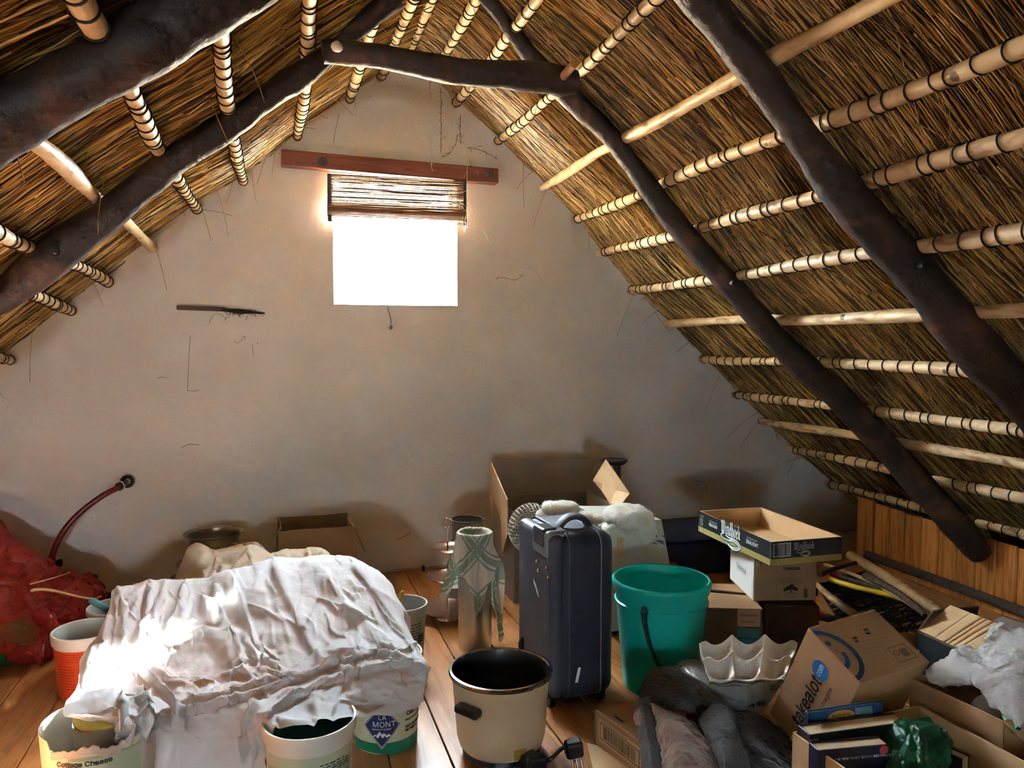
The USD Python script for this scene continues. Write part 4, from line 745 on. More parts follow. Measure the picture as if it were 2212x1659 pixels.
for k in range(70):
    x, y, a, L = g.uniform(-20, 200), g.uniform(1150, 1400), g.normal(.35, .6), g.uniform(30, 110); cr_.append(([(x, y), (x + L * math.cos(a), y + L * math.sin(a)), (x + L * 1.6 * math.cos(a + .3), y + L * 1.6 * math.sin(a + .3))], g.uniform(4, 9), g.uniform(.006, .016), g.choice([-1, 0, 1])))
P = fold(P, cr_); P[..., 2] = np.maximum(P[..., 2], .004); P[..., 1] = np.minimum(P[..., 1], 3.5)
single('red_plastic_sheeting', grid_mesh(P), M_redfilm, 'crumpled heap of red plastic sheeting on the floor at the left edge', 'plastic sheet', smooth=True)
rows = [[(-160, 1345, .10), (-60, 1342, .11), (0, 1352, .12), (40, 1338, .13), (70, 1356, .12), (92, 1372, .10)], [(-160, 1385, .09), (-60, 1380, .1), (0, 1385, .11), (40, 1372, .12), (70, 1385, .1), (90, 1395, .07)], [(-160, 1420, .04), (-60, 1420, .045), (0, 1418, .05), (40, 1408, .06), (70, 1408, .05), (85, 1410, .03)]]
single('clear_plastic_film', grid_mesh(wrinkle(wrinkle(loft(rows, 90, 70), .03, 9, 91), .012, 28, 92) + np.array([0, -.03, .035])), M_clear, 'yellowish clear plastic film lying on the red sheeting', 'plastic sheet', smooth=True)
rows = [[(-170, 1398, .09), (-60, 1400, .1), (0, 1402, .09), (30, 1408, .06), (60, 1418, .02)], [(-170, 1430, .06), (-60, 1432, .06), (0, 1428, .05), (30, 1425, .03), (62, 1422, .01)], [(-170, 1470, .006), (-60, 1455, .006), (0, 1441, .006), (35, 1432, .006), (62, 1425, .006)]]
single('green_plastic_bag', grid_mesh(wrinkle(wrinkle(loft(rows, 60, 40), .02, 9, 95), .006, 30, 96)), M_greenfilm, 'flat green plastic bag under the red sheeting at the left edge', 'plastic bag', smooth=True)
single('straw_stalk', tube(spline([onz(68, 1276, .27), onz(110, 1275, .25), onz(150, 1284, .22), onz(218, 1288, .17)], 30), np.linspace(.005, .003, 30), 6), M_straw, 'long dry straw stalk lying across the red sheeting', 'stalk')
single('straw_stalk', tube(spline([onz(65, 1262, .29), onz(110, 1250, .26), onz(152, 1236, .22)], 20), .0022, 5), M_straw, 'thin straw stalk sticking up beside the red pipe', 'stalk')
# ------------------------------------------------------------------ middle: cake stand, umbrella stand, big box, suitcase, bucket, cooker
M_chrome = plain('rosy_steel', lin(206, 178, 162), 0.16, 0.05, metal=1.0); M_black = plain('black_plastic', lin(22, 24, 27), 0.38, 0.1); M_iron = plain('black_iron', lin(28, 28, 32), 0.55)
c = onz(966, 1322, .02); ck = thing('cake_stand', 'three tier metal cake stand with a ring on top, behind the steel cylinder', 'cake stand', (c[0], c[1], 0))
part(ck, 'rod', tube([(c[0], c[1], .02), (c[0] + .004, c[1], .36)], .0035, 8), M_chrome); part(ck, 'ring', ringm((c[0] + .004, c[1], .379), .019, .0026, (0.25, -1, 0)), M_chrome)
for z, r in ((.018, .115), (.150, .088), (.268, .070)):
    pl = lathe([(0, .0), (r * .62, .0), (r * .74, .004), (r * .96, .016), (r, .019), (r * .97, .019), (r * .73, .007), (0, .003)], 48); part(ck, 'plate', at(pl, (c[0] + .002, c[1], z), 0, (0.03, (0, 1, 0))), M_chrome)
part(ck, 'foot', at(lathe([(0, 0), (.05, 0), (.045, .01), (.012, .018), (0, .018)], 30), (c[0], c[1], 0)), M_chrome)
c = onz(1010, 1122, .350); ls = thing('lampshade', 'small grey lampshade with a black wire ring by the gable wall', 'lampshade', (c[0], c[1], 0))
part(ls, 'wire_ring', ringm((c[0], c[1], .350), .066, .0032), M_iron); part(ls, 'shade', at(lathe([(.0645, .348), (.082, .0), (.080, .0), (.0625, .348)], 40), (c[0], c[1], 0)), plain('grey_fabric', lin(120, 112, 104), .9))
c = onz(1026, 1395, 0); um = thing('umbrella_stand', 'tall brushed steel cylinder with a checked tea towel over its mouth', 'umbrella stand', (c[0], c[1], 0)); R = .060
part(um, 'cylinder', at(lathe([(0, .004), (R, 0), (R, .41), (R - .002, .412), (R - .004, .41), (R - .004, .01), (0, .008)], 56), (c[0], c[1], 0)), plain('satin_steel', lin(206, 206, 206), .24, .06, metal=.95))
M_towel = material('checked_towel', {'uv': ('uvmap', {'attribute': 'st'}), 'm': ('mapping', {'rotation': (0, 0, 0.80), 'scale': (7.5, 7.5, 1.0)}), 'sx': ('separate_xyz', {}), 'fx': ('math', {'math_type': 'fraction'}), 'fy': ('math', {'math_type': 'fraction'}),
    'rx': ('rgb_ramp', {'interpolate': False, 'ramp': [(0.0, (0, 0, 0)), (0.55, (1, 1, 1)), (0.61, (0, 0, 0)), (0.66, (1, 1, 1)), (0.82, (0, 0, 0)), (.87, (1, 1, 1)), (.92, (0, 0, 0))]}), 'ry': ('rgb_ramp', {'interpolate': False, 'ramp': [(0.0, (0, 0, 0)), (0.55, (1, 1, 1)), (0.61, (0, 0, 0)), (0.66, (1, 1, 1)), (0.82, (0, 0, 0)), (.87, (1, 1, 1)), (.92, (0, 0, 0))]}),
    'ad': ('mix_color', {'blend_type': 'add', 'fac': 1.0, 'use_clamp_result': True}), 'mu': ('math', {'math_type': 'multiply', 'value2': 0.62}), 'mx': ('mix_color', {'a': lin(206, 200, 184), 'b': lin(44, 118, 92)}), 'p': ('principled_bsdf', {'roughness': .9}), 't': ('translucent_bsdf', {}), 'x': ('mix_closure', {'fac': .3}), 'bn': ('noise_texture', {'scale': 160.0}), 'b': ('bump', {'distance': .001}), 'g': ('geometry', {})},
    [('uv.UV', 'm.vector'), ('m.vector', 'sx.vector'), ('sx.x', 'fx.value1'), ('sx.y', 'fy.value1'), ('fx.value', 'rx.fac'), ('fy.value', 'ry.fac'), ('rx.color', 'ad.a'), ('ry.color', 'ad.b'), ('ad.result', 'mu.value1'), ('mu.value', 'mx.fac'), ('mx.result', 'p.base_color'), ('mx.result', 't.color'), ('g.position', 'bn.vector'), ('bn.fac', 'b.height'), ('b.normal', 'p.normal'), ('p.BSDF', 'x.closure1'), ('t.BSDF', 'x.closure2')], 'x.closure')
key = np.array([(-180, .185, .116), (-165, .175, .118), (-150, .215, .104), (-128, .275, .088), (-112, .270, .084), (-100, .225, .078), (-86, .135, .074), (-74, .150, .073), (-58, .235, .080), (-44, .300, .098), (-34, .318, .128), (-26, .27, .112), (-18, .10, .098), (0, .012, .098), (18, .012, .088), (45, .15, .085), (90, .2, .08), (140, .19, .09), (180, .185, .116)])
th = np.linspace(-180, 180, 181); ze = np.interp(th, key[:, 0], key[:, 1]); re = np.interp(th, key[:, 0], key[:, 2]); P = []; UV = []
rot = math.atan2(c[1], c[0]) - math.pi / 2
for t, z1, r1 in zip(np.radians(th) + rot, ze, re):
    row = []; wob = .004 * math.sin(9 * t) + .003 * math.sin(17 * t + 1)
    prof = [(R - .022, .385), (R - .010, .412), (R - .001, .420), (R + .006, .414)]
    for k in np.linspace(0.08, 1, 22): prof.append((R + .005 + (r1 - R - .003) * k ** 1.2 + wob * k * 1.5, .412 + (z1 - .412) * k))
    L = 0
    for i, (r, z) in enumerate(prof):
        if i: L += math.hypot(r - prof[i - 1][0], z - prof[i - 1][1])
        row.append((c[0] + r * math.cos(t), c[1] + r * math.sin(t), z)); UV.append((t * .085, L))
    P.append(row)
P = np.array(P); P = wrinkle(P, .006, 30, 101)
single('tea_towel', grid_mesh(P), M_towel, 'green and white checked tea towel draped over the steel cylinder', 'tea towel', smooth=True, uv=np.array(UV))
# big carton against the wall and what lies in it
bb_ = thing('cardboard_box', 'big open carton with raised flaps against the gable wall, behind the suitcase', 'box', (1.15, 3.2, 0)); yb = 3.34
A0, A1 = ony(1065, 1060, yb), ony(1268, 1060, yb); zt = A0[2]
x0, x1, yf = A0[0], A1[0], 3.02
open_box(bb_, (x0, yf, 0), (x1 - x0, 0, 0), (0, yb - yf, 0), .385, M_cardg)
panel(bb_, 'flap', [(x0, yb, .385), (x1, yb, .385), (ony(1288, 990, yb + .06)[0], yb + .06, ony(1288, 990, yb + .06)[2]), (ony(1065, 991, yb + .06)[0], yb + .06, ony(1065, 991, yb + .06)[2])], M_cardg, warp=.006, seed=4)
pts = [(1061, 999), (1096, 1079), (1097, 1150), (1085, 1200), (1030, 1215), (1036, 1131), (1056, 1053)]
def poly_panel(p, name, pts3, t, mat, label=None):
    q = np.array(pts3); n = unit(np.cross(q[1] - q[0], q[-1] - q[0])); v = np.vstack([q + n * t / 2, q - n * t / 2]); k = len(q); ctr = q.mean(0); v = np.vstack([v, ctr + n * t / 2, ctr - n * t / 2]); f = []
    for i in range(k): j = (i + 1) % k; f += [(i, j, 2 * k), (k + j, k + i, 2 * k + 1), (i, k + i, k + j), (i, k + j, j)]
    m = T(v, f); trimesh.repair.fix_normals(m); return part(p, name, m, mat, label=label, smooth=False)
def on_plane(px, py, o, n): d = ray(px, py); q = EYE + d * (((np.asarray(o) - EYE) @ n) / (d @ n)); q[1] = min(q[1], 3.56); q[2] = max(q[2], .005); return q
o = np.array([x0 - .012, 3.2, .3]); nn = unit([1.0, -0.10, 0.10])
poly_panel(bb_, 'flap', [on_plane(a, b, o, nn) * 1.0 for a, b in pts], .004, M_card, label='tan side flap standing up at the left')
d0 = 2.93; q = [ond(1309, 992, d0), ond(1361, 1066, d0 - .12), ond(1341, 1092, d0 - .14), ond(1318, 1088, d0 - .04)]; poly_panel(bb_, 'flap', q, .004, M_cardl, label='pale diamond of a bent right flap')
poly_panel(bb_, 'flap', [ond(1309, 992, d0), ond(1318, 1088, d0 - .04), ond(1300, 1060, d0 + .02), ond(1281, 1038, d0 + .05)], .004, M_cardl)
c = ony(1327, 996, 3.2); pd = thing('pedestal', 'black round topped pedestal standing behind the big carton', 'stand', (c[0], c[1], 0))
part(pd, 'top', at(lathe([(0, -.012), (.045, -.014), (.060, 0), (.060, .006), (.055, .008), (.040, .002), (0, .002)], 40), c), M_iron); part(pd, 'stem', tube([c + (0.012, 0, -.012), (c[0] + .012, c[1], .02)], .0185, 16), M_iron); part(pd, 'base', at(lathe([(0, 0), (.07, 0), (.065, .012), (.02, .02), (0, .02)], 36), (c[0] + .012, c[1], 0)), M_iron)
# roll of wire mesh
c = ond(1146, 1118, 2.95); wm = thing('wire_mesh_roll', 'rolled grey wire mesh bulging out of the big carton', 'wire mesh', (c[0], c[1], c[2] - .1)); L = []
def msurf(u, v):                                    # u round the tube, v along the bent roll
    a = math.pi * (v * 1.0); cx, cz = -math.cos(a) * .048, math.sin(a) * .055; r = .042; ex, ez = -math.cos(a), math.sin(a)
    return c + np.array([cx + r * math.cos(u) * ex, -r * math.sin(u) * 1.2 - .01, cz - .04 + r * math.cos(u) * ez])
for v in np.linspace(-.35, 1.35, 34): L.append(tube(np.array([msurf(u, v) for u in np.linspace(0, 2 * np.pi, 25)]), .0016, 4))
for u in np.linspace(0, 2 * np.pi, 26)[:-1]: L.append(tube(np.array([msurf(u, v) for v in np.linspace(-.35, 1.35, 30)]), .0016, 4))
part(wm, 'mesh', cat_(L), plain('galvanised_wire', lin(176, 172, 162), .45, .1, metal=.3), kind='stuff')
M_fleece = material('fleece', {'g': ('geometry', {}), 'bn': ('noise_texture', {'scale': 70.0, 'detail': 8.0, 'roughness': .75, 'distortion': 1.0}), 'n': ('noise_texture', {'scale': 14.0, 'detail': 5.0}), 'r': ('rgb_ramp', {'ramp': [(.3, lin(222, 208, 172)), (.55, lin(242, 238, 220)), (.8, lin(248, 247, 240))]}), 'b': ('bump', {'distance': .010}), 'p': ('principled_bsdf', {'roughness': .95, 'sheen_weight': .4, 'subsurface_weight': .25, 'subsurface_scale': .02, 'subsurface_radius': (1, 1, 1)})},
    [('g.position', 'bn.vector'), ('g.position', 'n.vector'), ('n.fac', 'r.fac'), ('r.color', 'p.base_color'), ('bn.fac', 'b.height'), ('b.normal', 'p.normal')], 'p.BSDF')
M_fluff = material('white_fibre', {'g': ('geometry', {}), 'bn': ('noise_texture', {'scale': 40.0, 'detail': 9.0, 'roughness': .7, 'distortion': 2.0}), 'b': ('bump', {'distance': .012}), 'p': ('principled_bsdf', {'base_color': (.88, .91, .94), 'roughness': .95, 'sheen_weight': .5, 'subsurface_weight': .4, 'subsurface_scale': .03, 'subsurface_radius': (1, 1, 1)})}, [('g.position', 'bn.vector'), ('bn.fac', 'b.height'), ('b.normal', 'p.normal')], 'p.BSDF')
def blob(ctr, r, amp, sc, seed, axes=None, sub=5):
    m = trimesh.creation.icosphere(sub, 1.0); v = m.vertices * np.asarray(r)
    if axes is not None: v = v @ np.asarray(axes)
    v = v + np.asarray(ctr); m.vertices = v; m.vertices = v + m.vertex_normals * (amp * 2 * smoothnoise(v, sc, seed, 4))[:, None]; return m
def fuzz(m, n, ln, seed, r=.0003):                  # loose fibre ends
    g = np.random.default_rng(seed); p, fi = trimesh.sample.sample_surface(m, n, seed=seed); nn = m.face_normals[fi]; out = []
    for a, b in zip(p, nn):
        d = unit(b + g.normal(0, .7, 3)); k = d + g.normal(0, .6, 3); out.append(tube([a, a + d * ln * .5, a + d * ln * .5 + k * ln * .4], r, 3, cap=False))
    return cat_(out)
def fluffy(name, label, cat, ms, mat, n, ln, seed):
    m = cat_(ms); b = m.bounds; p = thing(name, label, cat, (*(b[0, :2] + b[1, :2]) / 2, b[0, 2])); part(p, 'body', m, mat, smooth=True); part(p, 'fibre', fuzz(m, n, ln, seed), mat, kind='stuff', smooth=True); return p
fluffy('wool_batting', 'white fleece bolster lying in the big carton beside the wire mesh', 'wool', [blob(ond(1212, 1100, 2.80), (.066, .05, .032), .018, 16, 1), blob(ond(1178, 1112, 2.82), (.035, .04, .022), .008, 14, 2)], M_fleece, 500, .008, 5)
fluffy('wool_batting', 'small greenish white wadding lump in the middle of the big carton', 'wool', [blob(ond(1264, 1118, 2.76), (.034, .04, .024), .012, 16, 3), blob(ond(1290, 1122, 2.74), (.022, .03, .020), .010, 16, 4)], M_fleece, 400, .008, 6)
fluffy('wool_batting', 'large cream raw wool clump hanging over the right side of the big carton', 'wool', [blob(ond(1362, 1120, 2.66), (.076, .06, .044), .040, 12, 5), blob(ond(1398, 1142, 2.62), (.034, .04, .052), .028, 16, 6), blob(ond(1338, 1140, 2.66), (.060, .05, .028), .026, 16, 7)], M_fleece, 1300, .009, 7)
M_grey_cloth = cloth_mat('grey_lilac_cotton', lin(196, 184, 180), .2)
P = wrinkle(wrinkle(loft([[(1215, 1118, .44), (1240, 1108, .46), (1280, 1118, .45), (1325, 1122, .44)], [(1210, 1130, .42), (1245, 1125, .45), (1285, 1132, .44), (1330, 1132, .43)], [(1222, 1152, .40), (1255, 1150, .42), (1290, 1156, .41), (1322, 1150, .40)], [(1262, 1172, .34), (1280, 1172, .36), (1298, 1172, .36), (1305, 1168, .34)]], 70, 60), .03, 16, 111), .01, 40, 112)
single('folded_cloth', grid_mesh(P), M_grey_cloth, 'small crumpled grey lilac cloth between the suitcase and the wool', 'cloth', smooth=True)
# pale plastic carton behind the teal bucket
M_frost = plain('frosted_plastic', lin(200, 204, 196), .3, .06)
c0 = ony(1294, 1190, 2.62); c1 = ony(1440, 1190, 2.62); bt = .02; m = manifold3d.Manifold.hull_points(np.array([(c0[0], 2.56, bt), (c1[0] + .03, 2.56, bt), (c1[0] + .03, 2.86, bt), (c0[0], 2.86, bt), (c0[0], 2.58, .435), (c1[0] - .045, 2.58, .42), (c1[0] - .045, 2.84, .42), (c0[0], 2.84, .435)]))
pc = thing('plastic_crate', 'frosted white plastic carton with faded blue print behind the teal bucket', 'carton', (1.33, 2.7, 0)); part(pc, 'body', m, M_frost, smooth=20)
part(pc, 'tape', abox(c0[0] + .045, 2.553, .3, c0[0] + .068, 2.5565, .425), M_cardl, label='brown packing tape')
g = np.random.default_rng(6); L = []
for i in range(9):
    xx, zz = c1[0] - .09 + g.uniform(0, .05), .33 + g.uniform(0, .04); L.append(obox((xx, 2.562 + (.33 - zz) * .02, zz), (.016, 0, -.006), (0, .003, 0), (0, .0006, .003)))
part(pc, 'print', cat_(L), M_tape)
bt_ = thing('storage_trunk', 'low dark blue trunk against the gable wall behind the white wine box', 'trunk', (1.8, 3.3, 0)); M_trunk = plain('dark_blue_fabric', lin(24, 34, 62), .7)
part(bt_, 'body', abox(1.54, 3.12, 0, 2.45, 3.48, .165, .012), M_trunk); part(bt_, 'lid', abox(1.53, 3.11, .166, 2.46, 3.49, .185, .008), M_trunk)
single('pink_ball', at(trimesh.creation.icosphere(3, .03), ony(1453, 1228, 3.08)), plain('dusky_pink', lin(130, 70, 84), .6), 'dull pink ball in front of the blue trunk beside the teal bucket rim', 'ball', smooth=True)
# suitcase
FL, FR, BL = onz(1200, 1542), onz(1325, 1518), onz(1122, 1455); su, sv = unit(FR - FL), None; sv = unit(np.array([-su[1], su[0], 0])); SW, SD, SH = np.linalg.norm(FR - FL) + .01, .295, .505
S0 = FL + np.array([0, 0, .022]); M_suit = material('navy_nylon', {'g': ('geometry', {}), 'bn': ('noise_texture', {'scale': 350.0}), 'b': ('bump', {'distance': .0006}), 'n': ('noise_texture', {'scale': 3.0}), 'r': ('rgb_ramp', {'ramp': [(.3, lin(20, 28, 46)), (.7, lin(30, 38, 58))]}), 'p': ('principled_bsdf', {'roughness': .62, 'sheen_weight': .15})}, [('g.position', 'bn.vector'), ('bn.fac', 'b.height'), ('b.normal', 'p.normal'), ('g.position', 'n.vector'), ('n.fac', 'r.fac'), ('r.color', 'p.base_color')], 'p.BSDF')
M_suitg = plain('grey_nylon', lin(58, 62, 74), .55, .1, 40); M_pip = plain('pale_piping', lin(150, 156, 160), .45); M_gplast = plain('blue_grey_plastic', lin(112, 126, 136), .35, .06)
def SP(a, b, h): return S0 + su * a + sv * b + np.array([0, 0, h])     # a across the front, b back, h up
def rbox(o, u, v, w, r, n=10):
    o, u, v, w = (np.asarray(q, float) for q in (o, u, v, w)); U, V, Wv = unit(u), unit(v), unit(w); hs = []
    sp = trimesh.creation.icosphere(2, r).vertices
    pts = np.vstack([sp + o + U * (r if i == 0 else np.linalg.norm(u) - r) + V * (r if j == 0 else np.linalg.norm(v) - r) + Wv * (r if k == 0 else np.linalg.norm(w) - r) for i in (0, 1) for j in (0, 1) for k in (0, 1)])
    q, f, _ = meshkit.arrays(manifold3d.Manifold.hull_points(pts)); return T(q, f)
sc_ = thing('suitcase', 'dark navy upright suitcase with grey back, trolley housing and side zips', 'suitcase', (FL + FR) / 2)
part(sc_, 'body', rbox(SP(.012, 0, 0), su * (SW - .012), sv * SD, (0, 0, SH), .045), M_suit, smooth=40)
part(sc_, 'back_panel', rbox(SP(-.010, .012, .01), su * .05, sv * (SD - .024), (0, 0, SH - .012), .022), M_suitg, label='grey ribbed back panel', smooth=40)
def rr_path(a, r=.045, b0=0, b1=None, h0=0, h1=None, off=.002, n=8):
    b1 = SD if b1 is None else b1; h1 = SH if h1 is None else h1; out = []
    for cb, ch, t0 in ((b0 + r, h1 - r, 180), (b1 - r, h1 - r, 90), (b1 - r, h0 + r, 0), (b0 + r, h0 + r, -90)):
        for t in np.radians(np.linspace(t0, t0 - 90, n)): out.append(SP(a, cb + (r + off) * math.cos(t), ch + (r + off) * math.sin(t)))
    return np.array(out + out[:1])
part(sc_, 'piping', tube(rr_path(.044), .0032, 8), M_suitg); part(sc_, 'piping', tube(rr_path(SW - .045), .0032, 8), M_suit)
for a in (.148, .158): part(sc_, 'zip', tube(rr_path(a, off=.0012), .0017, 6), M_pip, label='pale zip line')
hp = [SP(.05, .10, SH - .002), SP(.065, .10, SH + .018), SP(.085, .10, SH + .030), SP(.12, .10, SH + .030), SP(.145, .10, SH + .014), SP(.155, .10, SH - .004)]; k = spline(hp, 24); hm = tube(k, .0105, 10, ref=sv); hm.vertices = hm.vertices + sv * (((hm.vertices - SP(.1, .10, 0)) @ sv)[:, None] * 1.0); part(sc_, 'top_handle', hm, M_suitg)
hs_ = part(sc_, 'trolley_housing', rbox(SP(-.016, .030, SH - .075), su * .075, sv * .12, (0, 0, .083), .014), M_gplast, label='blue grey plastic housing of the pull handle')
part(hs_, 'trolley_grip', rbox(SP(-.020, .05, SH - .045), su * .050, sv * .08, (0, 0, .058), .010), M_black); part(hs_, 'release_button', rbox(SP(.018, .075, SH + .006), su * .020, sv * .012, (0, 0, .005), .002), M_gplast)
for b in (.035, .11): part(sc_, 'stud', trimesh.util.concatenate([at(trimesh.creation.icosphere(2, .006), SP(-.013, b, SH - .10)), at(trimesh.creation.icosphere(2, .006), SP(-.013, b - .012, SH - .125))]), M_chrome)
for b, h0 in ((.035, .02), (.235, .02)): part(sc_, 'skid', tube([SP(-.012, b, h0), SP(-.016, b, h0 + .01), SP(-.017, b, h0 + .085), SP(-.008, b, h0 + .105)], .008, 10), M_black)
for dz in (0, .006): part(sc_, 'clip', tube([SP(-.012, .14 - .4 * dz, SH - .165 - dz), SP(-.014, .115, SH - .178 - dz), SP(-.012, .10, SH - .200 - dz)], .0018, 6), M_whiteprint)
for b in (.05, .24): part(sc_, 'wheel', moved(trimesh.creation.cylinder(.022, .018), frame(SP(.004, b, 0.0), sv, (0, 0, 1), su)), M_black)
part(sc_, 'foot', rbox(SP(SW - .05, .03, -.021), su * .03, sv * .24, (0, 0, .03), .006), M_black)
t0 = SP(.062, -.0015, .062); part(sc_, 'tag', obox(t0, su * .010 + np.array([0, 0, .0]), -sv * .001, su * .010 + np.array([0, 0, .045]), .0003), M_whiteprint, label='small white woven tag')
# teal bucket
x, y = 1.165, 2.155; M_teal = plain('teal_bucket_plastic', lin(10, 184, 166), .32, .05); tb = thing('bucket', 'large teal plastic bucket with its bail hanging, beside the suitcase', 'bucket', (x, y, 0)); R, h = .148, .348
rz = lambda z: .118 + (R - .118) * z / h
part(tb, 'body', at(lathe([(0, .003), (.114, .0), (.118, .006), (rz(.27), .27), (rz(.27) + .006, .272), (rz(.28) + .006, .280), (rz(.285) + .001, .283), (rz(.31), .31), (rz(.31) + .006, .312), (R + .008, .335), (R + .007, .343), (R + .002, .348), (R - .003, .345), (R - .004, .33), (rz(.2) - .003, .2), (.113, .010), (0, .008)], 72), (x, y, 0)), M_teal, smooth=40)
cd = math.atan2(-y, -x); ea = cd - .33; eo = np.array([math.cos(ea), math.sin(ea), 0])
em = trimesh.creation.icosphere(2, .012); em.apply_scale([.5, 1, 1.3]); part(tb, 'ear', at(em, np.array([x, y, .285]) + eo * (rz(.285) + .006), ea), plain('grey_teal', lin(30, 70, 70), .4))
pa = []
for t in np.linspace(0, 1, 40): a = ea + math.pi * t ** 1.5; z = .285 - .25 * math.sin(math.pi * t) ** .8; pa.append((x + (rz(z) + .014) * math.cos(a), y + (rz(z) + .014) * math.sin(a), z))
part(tb, 'bail', tube(np.array(pa), np.interp(np.linspace(0, 1, 40), [0, .04, .3, 1], [.011, .0075, .006, .006]), 8), plain('grey_teal_bail', lin(26, 60, 62), .4))
# rice cooker
x, y = .566, 1.925; M_creamen = plain('cream_enamel', lin(206, 184, 148), .35, .05, 5); M_rim = plain('polished_rim', lin(200, 200, 202), .12, .03, metal=1.0); M_dark = plain('dark_nonstick', lin(34, 36, 34), .35, .1)
rc = thing('rice_cooker', 'cream rice cooker without its lid, black inside, in the front middle', 'rice cooker', (x, y, 0)); R = .134
part(rc, 'body', at(lathe([(.070, .012), (.100, .018), (.112, .032), (.118, .055), (R - .004, .214), (R, .218)], 72), (x, y, 0)), M_creamen, smooth=40)
part(rc, 'rim', at(lathe([(R - .002, .214), (R + .004, .217), (R + .0055, .222), (R + .003, .227), (R - .003, .228), (R - .006, .224), (R - .004, .216)], 72), (x, y, 0)), M_rim, label='polished steel rim')
part(rc, 'inner_pot', at(lathe([(R - .006, .224), (R - .010, .21), (R - .018, .05), (R - .03, .034), (0, .030)], 64), (x, y, 0)), M_dark, label='black inner pot', smooth=40)
bs_ = part(rc, 'base', at(lathe([(0, .004), (.098, .004), (.104, .010), (.102, .020), (.070, .022), (0, .02)], 56), (x, y, 0)), M_black)
cd = math.atan2(-y, -x)
for a in (cd - .62, cd + 2.5):
    o = np.array([math.cos(a), math.sin(a), 0]); t = np.array([-math.sin(a), math.cos(a), 0]); ctr = np.array([x, y, .168]) + o * (R - .004)
    part(rc, 'handle', rbox(ctr - t * .036 - o * .004 + np.array([0, 0, -.011]), t * .072 + np.array([0, 0, -.004]), o * .034, (0, 0, .022), .009), M_black, label='black side handle')
for a in (cd - .9, cd + .5, cd + 1.9, cd + 3.3): part(bs_, 'foot', at(trimesh.creation.cylinder(.012, .016), (x + .085 * math.cos(a), y + .085 * math.sin(a), .008)), M_black)
a = cd + .62; o = np.array([math.cos(a), math.sin(a), 0]); part(rc, 'socket', rbox(np.array([x, y, .012]) + o * .105 - np.array([-o[1], o[0], 0]) * .022, o * .038, np.array([-o[1], o[0], 0]) * .044, (0, 0, .036), .007), M_black)
part(rc, 'rating_plate', at(grid_mesh(np.array([[((.1205 + (z - .055) * .075) * math.cos(q), (.1205 + (z - .055) * .075) * math.sin(q), z) for z in (.034, .05, .062)] for q in np.linspace(cd + .28, cd + .55, 8)])), (x, y, 0)), plain('gold_sticker', lin(176, 140, 52), .4), label='golden sticker at the foot')
pw = thing('power_cord', 'black moulded plug and curved cord on the floor beside the rice cooker', 'power cord', onz(1240, 1640)); k = onz(1245, 1650, 0)
e0 = np.array([x, y, .03]) + o * .143
part(pw, 'connector', rbox(e0 + np.array([-.014, -.016, -.022]), (.046, 0, 0), (0, .034, 0), (0, 0, .040), .010), M_black)
pth = spline([e0 + np.array([.02, 0, .0]), onz(1196, 1634, .035), onz(1212, 1618, .06), onz(1238, 1612, .070)], 30); part(pw, 'cord', tube(pth, .0055, 8), M_black)
pl0 = onz(1225, 1612, .075); pg_ = part(pw, 'plug', rbox(pl0 + np.array([-.006, -.018, -.03]), unit([1, -.15, .12]) * .046, unit([.15, 1, 0]) * .036, unit([-.12, 0, 1]) * .042, .009), M_black)
for dx in (.008, .020, .032): part(pg_, 'pin', tube([pl0 + np.array([dx, -.012, -.030]), pl0 + np.array([dx + .004, -.03, -.072])], .004, 8), M_rim)
# ------------------------------------------------------------------ right: boxes, tray, sticks, parcels, books
def nib(strokes, w=.16, ang=40):                    # broad pen lettering: polylines swept by a slanted nib
    n = np.array([math.cos(math.radians(ang)), math.sin(math.radians(ang))]) * w / 2; out = []
    for s in strokes:
        s = np.asarray(s, float)
        for a, b in zip(s[:-1], s[1:]): out.append(Polygon([a - n, a + n, b + n, b - n]).convex_hull.buffer(.012) if np.linalg.norm(a - b) > 0 else Point(a).buffer(.01))
    return unary_union(out)
GL = {'W': ([[(0, .92), (.14, .80), (.14, .22), (.30, .06), (.44, .2)], [(.34, .95), (.46, .82), (.46, .2), (.62, .06), (.78, .24), (.78, .82), (.70, .95)], [(.0, .92), (.0, .78)]], .98),
      'i': ([[(.06, .56), (.15, .64), (.15, .12), (.26, .04)], [(.12, .80), (.20, .86)]], .36), 'n': ([[(.02, .56), (.12, .64), (.12, .06)], [(.12, .52), (.30, .64), (.40, .54), (.40, .12), (.50, .04)]], .58),
      'd': ([[(.36, .5), (.22, .62), (.08, .5), (.08, .18), (.22, .04), (.38, .16), (.38, .66), (.18, .98)]], .54), 'h': ([[(.04, 1.0), (.12, .92), (.12, .06)], [(.12, .50), (.28, .62), (.38, .52), (.38, .10), (.28, -.16)]], .54),
      'o': ([[(.24, .62), (.08, .48), (.08, .18), (.24, .04), (.38, .18), (.38, .48), (.24, .62)]], .52), 'e': ([[(.10, .34), (.34, .46), (.24, .62), (.08, .48), (.08, .18), (.22, .04), (.38, .14)]], .46), 'k': ([[(.04, 1.0), (.12, .92), (.12, .06)], [(.12, .40), (.34, .60), (.36, .42), (.14, .34)], [(.2, .34), (.36, .06), (.44, .1)]], .52)}
def gothic(word, h):
    x = 0; out = []
    for c in word: st, adv = GL[c]; out.append(affinity.translate(nib(st, .115 if c != 'W' else .13), x, 0)); x += adv
    return affinity.scale(unary_union(out), h, h, origin=(0, 0)), x * h
